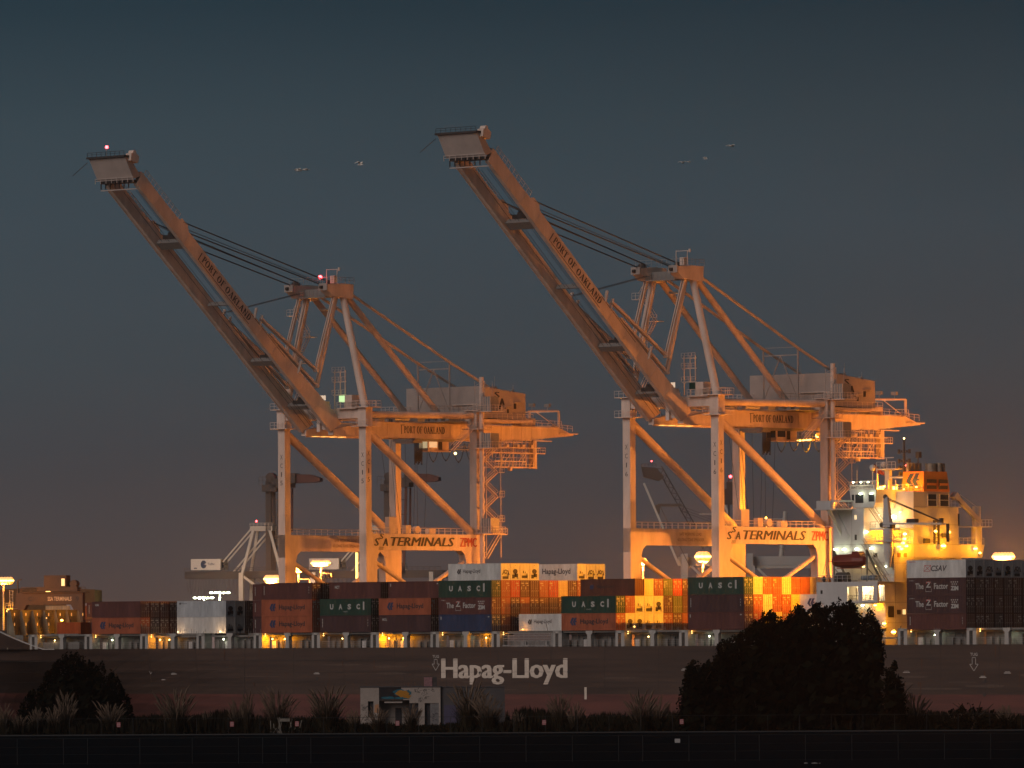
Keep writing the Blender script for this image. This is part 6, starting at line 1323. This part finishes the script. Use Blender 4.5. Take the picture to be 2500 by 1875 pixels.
for i in range(9): g.sph((r5.uniform(-.9, .9), r5.uniform(-.2, .2), .06), r5.uniform(.06, .15), 6, (1.6, 1, .7))
g.build('crumpled_sheet', mat('litter_pale', (.16, .16, .16), .8, var=.3), lt)
db = thing('roadside_debris', 'heap of broken pale boards and posts before the fence left of the building', 'debris', (-30.6, 950, 2)); g = MB()
for i in range(14): a = r5.uniform(-.6, .6); x = r5.uniform(-2, 2); g.bar((x, 0, 0), (x + a, .1, r5.uniform(.6, 2.2)), .09)
g.box(-.6, .7, -.1, 0, 1.6, 2.0); g.build('boards', mat('pale_board', (.16, .145, .125), .8, var=.4, scale=2), db)
g = MB(); g.box(-1.4, -.4, .2, .6, 0, .7); g.build('crate', M_dark, db)

# gulls in flight
M_gull = mat('gull_feathers', (.85, .80, .74), .7, var=.1); M_gw = mat('gull_wing', (.85, .78, .70), .7, var=.1)
for i, (X, Z, s_, rz, fl, lb) in enumerate(((-26.9, 73.9, 1.0, .4, .5, 'gull nearest the left crane boom, wings half raised'), (-26.0, 74.0, .95, .3, .2, 'gull close behind the first, wings flat'), (-19.1, 74.6, .9, -.6, .9, 'lone gull between the two crane booms, wings raised'), (21.8, 74.6, .7, .9, .6, 'lower left gull of the pair above the right crane apex'), (22.6, 74.7, .55, .5, .4, 'faint small gull beside the pair above the right crane'),
                                           (24.7, 75.1, .6, -.4, .8, 'middle faint gull above the right crane apex'), (28.0, 76.7, .95, .6, .3, 'highest gull, right of the right crane apex'))):
    r_ = thing('gull', 'pale ' + lb, 'bird', (X, 900, Z), rz, 'gulls in flight'); r_.scale = (s_ * 1.3,) * 3
    g = MB(); n = 8; vs = []; fs = []
    for x, w_, h_ in ((-.38, .02, .01), (-.28, .07, .05), (-.1, .10, .09), (.1, .10, .09), (.22, .06, .06), (.30, .055, .055), (.37, .03, .03), (.42, .006, .006)):
        for k in range(n): a = 6.283 * k / n; vs.append((x, w_ * math.cos(a), h_ * math.sin(a)))
    for j in range(7):
        for k in range(n): fs.append((j * n + k, j * n + (k + 1) % n, (j + 1) * n + (k + 1) % n, (j + 1) * n + k))
    g.add(vs, fs); g.add([(-.55, -.12, 0), (-.55, .12, 0), (-.3, .05, .015), (-.3, -.05, .015)], [(0, 1, 2, 3)]); g.build('body', M_gull, r_)
    for sgn in (-1, 1):
        g = MB(); P_ = [(0, .05), (.35, .30 * fl + .05), (.75, .12 * fl + .02)]; ch = [(.16, -.14), (.12, -.12), (-.12, -.22)]; vs = []
        for (y, z), (f_, b_) in zip(P_, ch): vs += [(f_, sgn * y, z + .012), (b_, sgn * y, z + .012), (f_, sgn * y, z - .012), (b_, sgn * y, z - .012)]
        g.add(vs, [(0, 1, 5, 4), (4, 5, 9, 8), (2, 6, 7, 3), (6, 10, 11, 7), (0, 4, 6, 2), (4, 8, 10, 6), (1, 3, 7, 5), (5, 7, 11, 9), (8, 9, 11, 10)]); g.build('wing', M_gw, r_)

# ------------------------------------------------------------------ haze
HZ = bpy.data.materials.new('haze_air'); HZ.use_nodes = True; t_ = HZ.node_tree; t_.nodes.clear()
pv = nn(t_, 'ShaderNodeVolumePrincipled'); pv.inputs['Density'].default_value = 5.5e-5; pv.inputs['Color'].default_value = (.84, .86, .90, 1); pv.inputs['Anisotropy'].default_value = .8
mo = nn(t_, 'ShaderNodeOutputMaterial'); t_.links.new(pv.outputs[0], mo.inputs['Volume'])
g = MB(); g.box(-2600, 2600, -200, 4200, -3, 125); hz = g.build('haze', HZ); hz['kind'] = 'stuff'
for o in SC.objects:
    if o.type == 'MESH' and o.parent is None and 'kind' not in o and 'label' not in o: print('UNTAGGED', o.name)
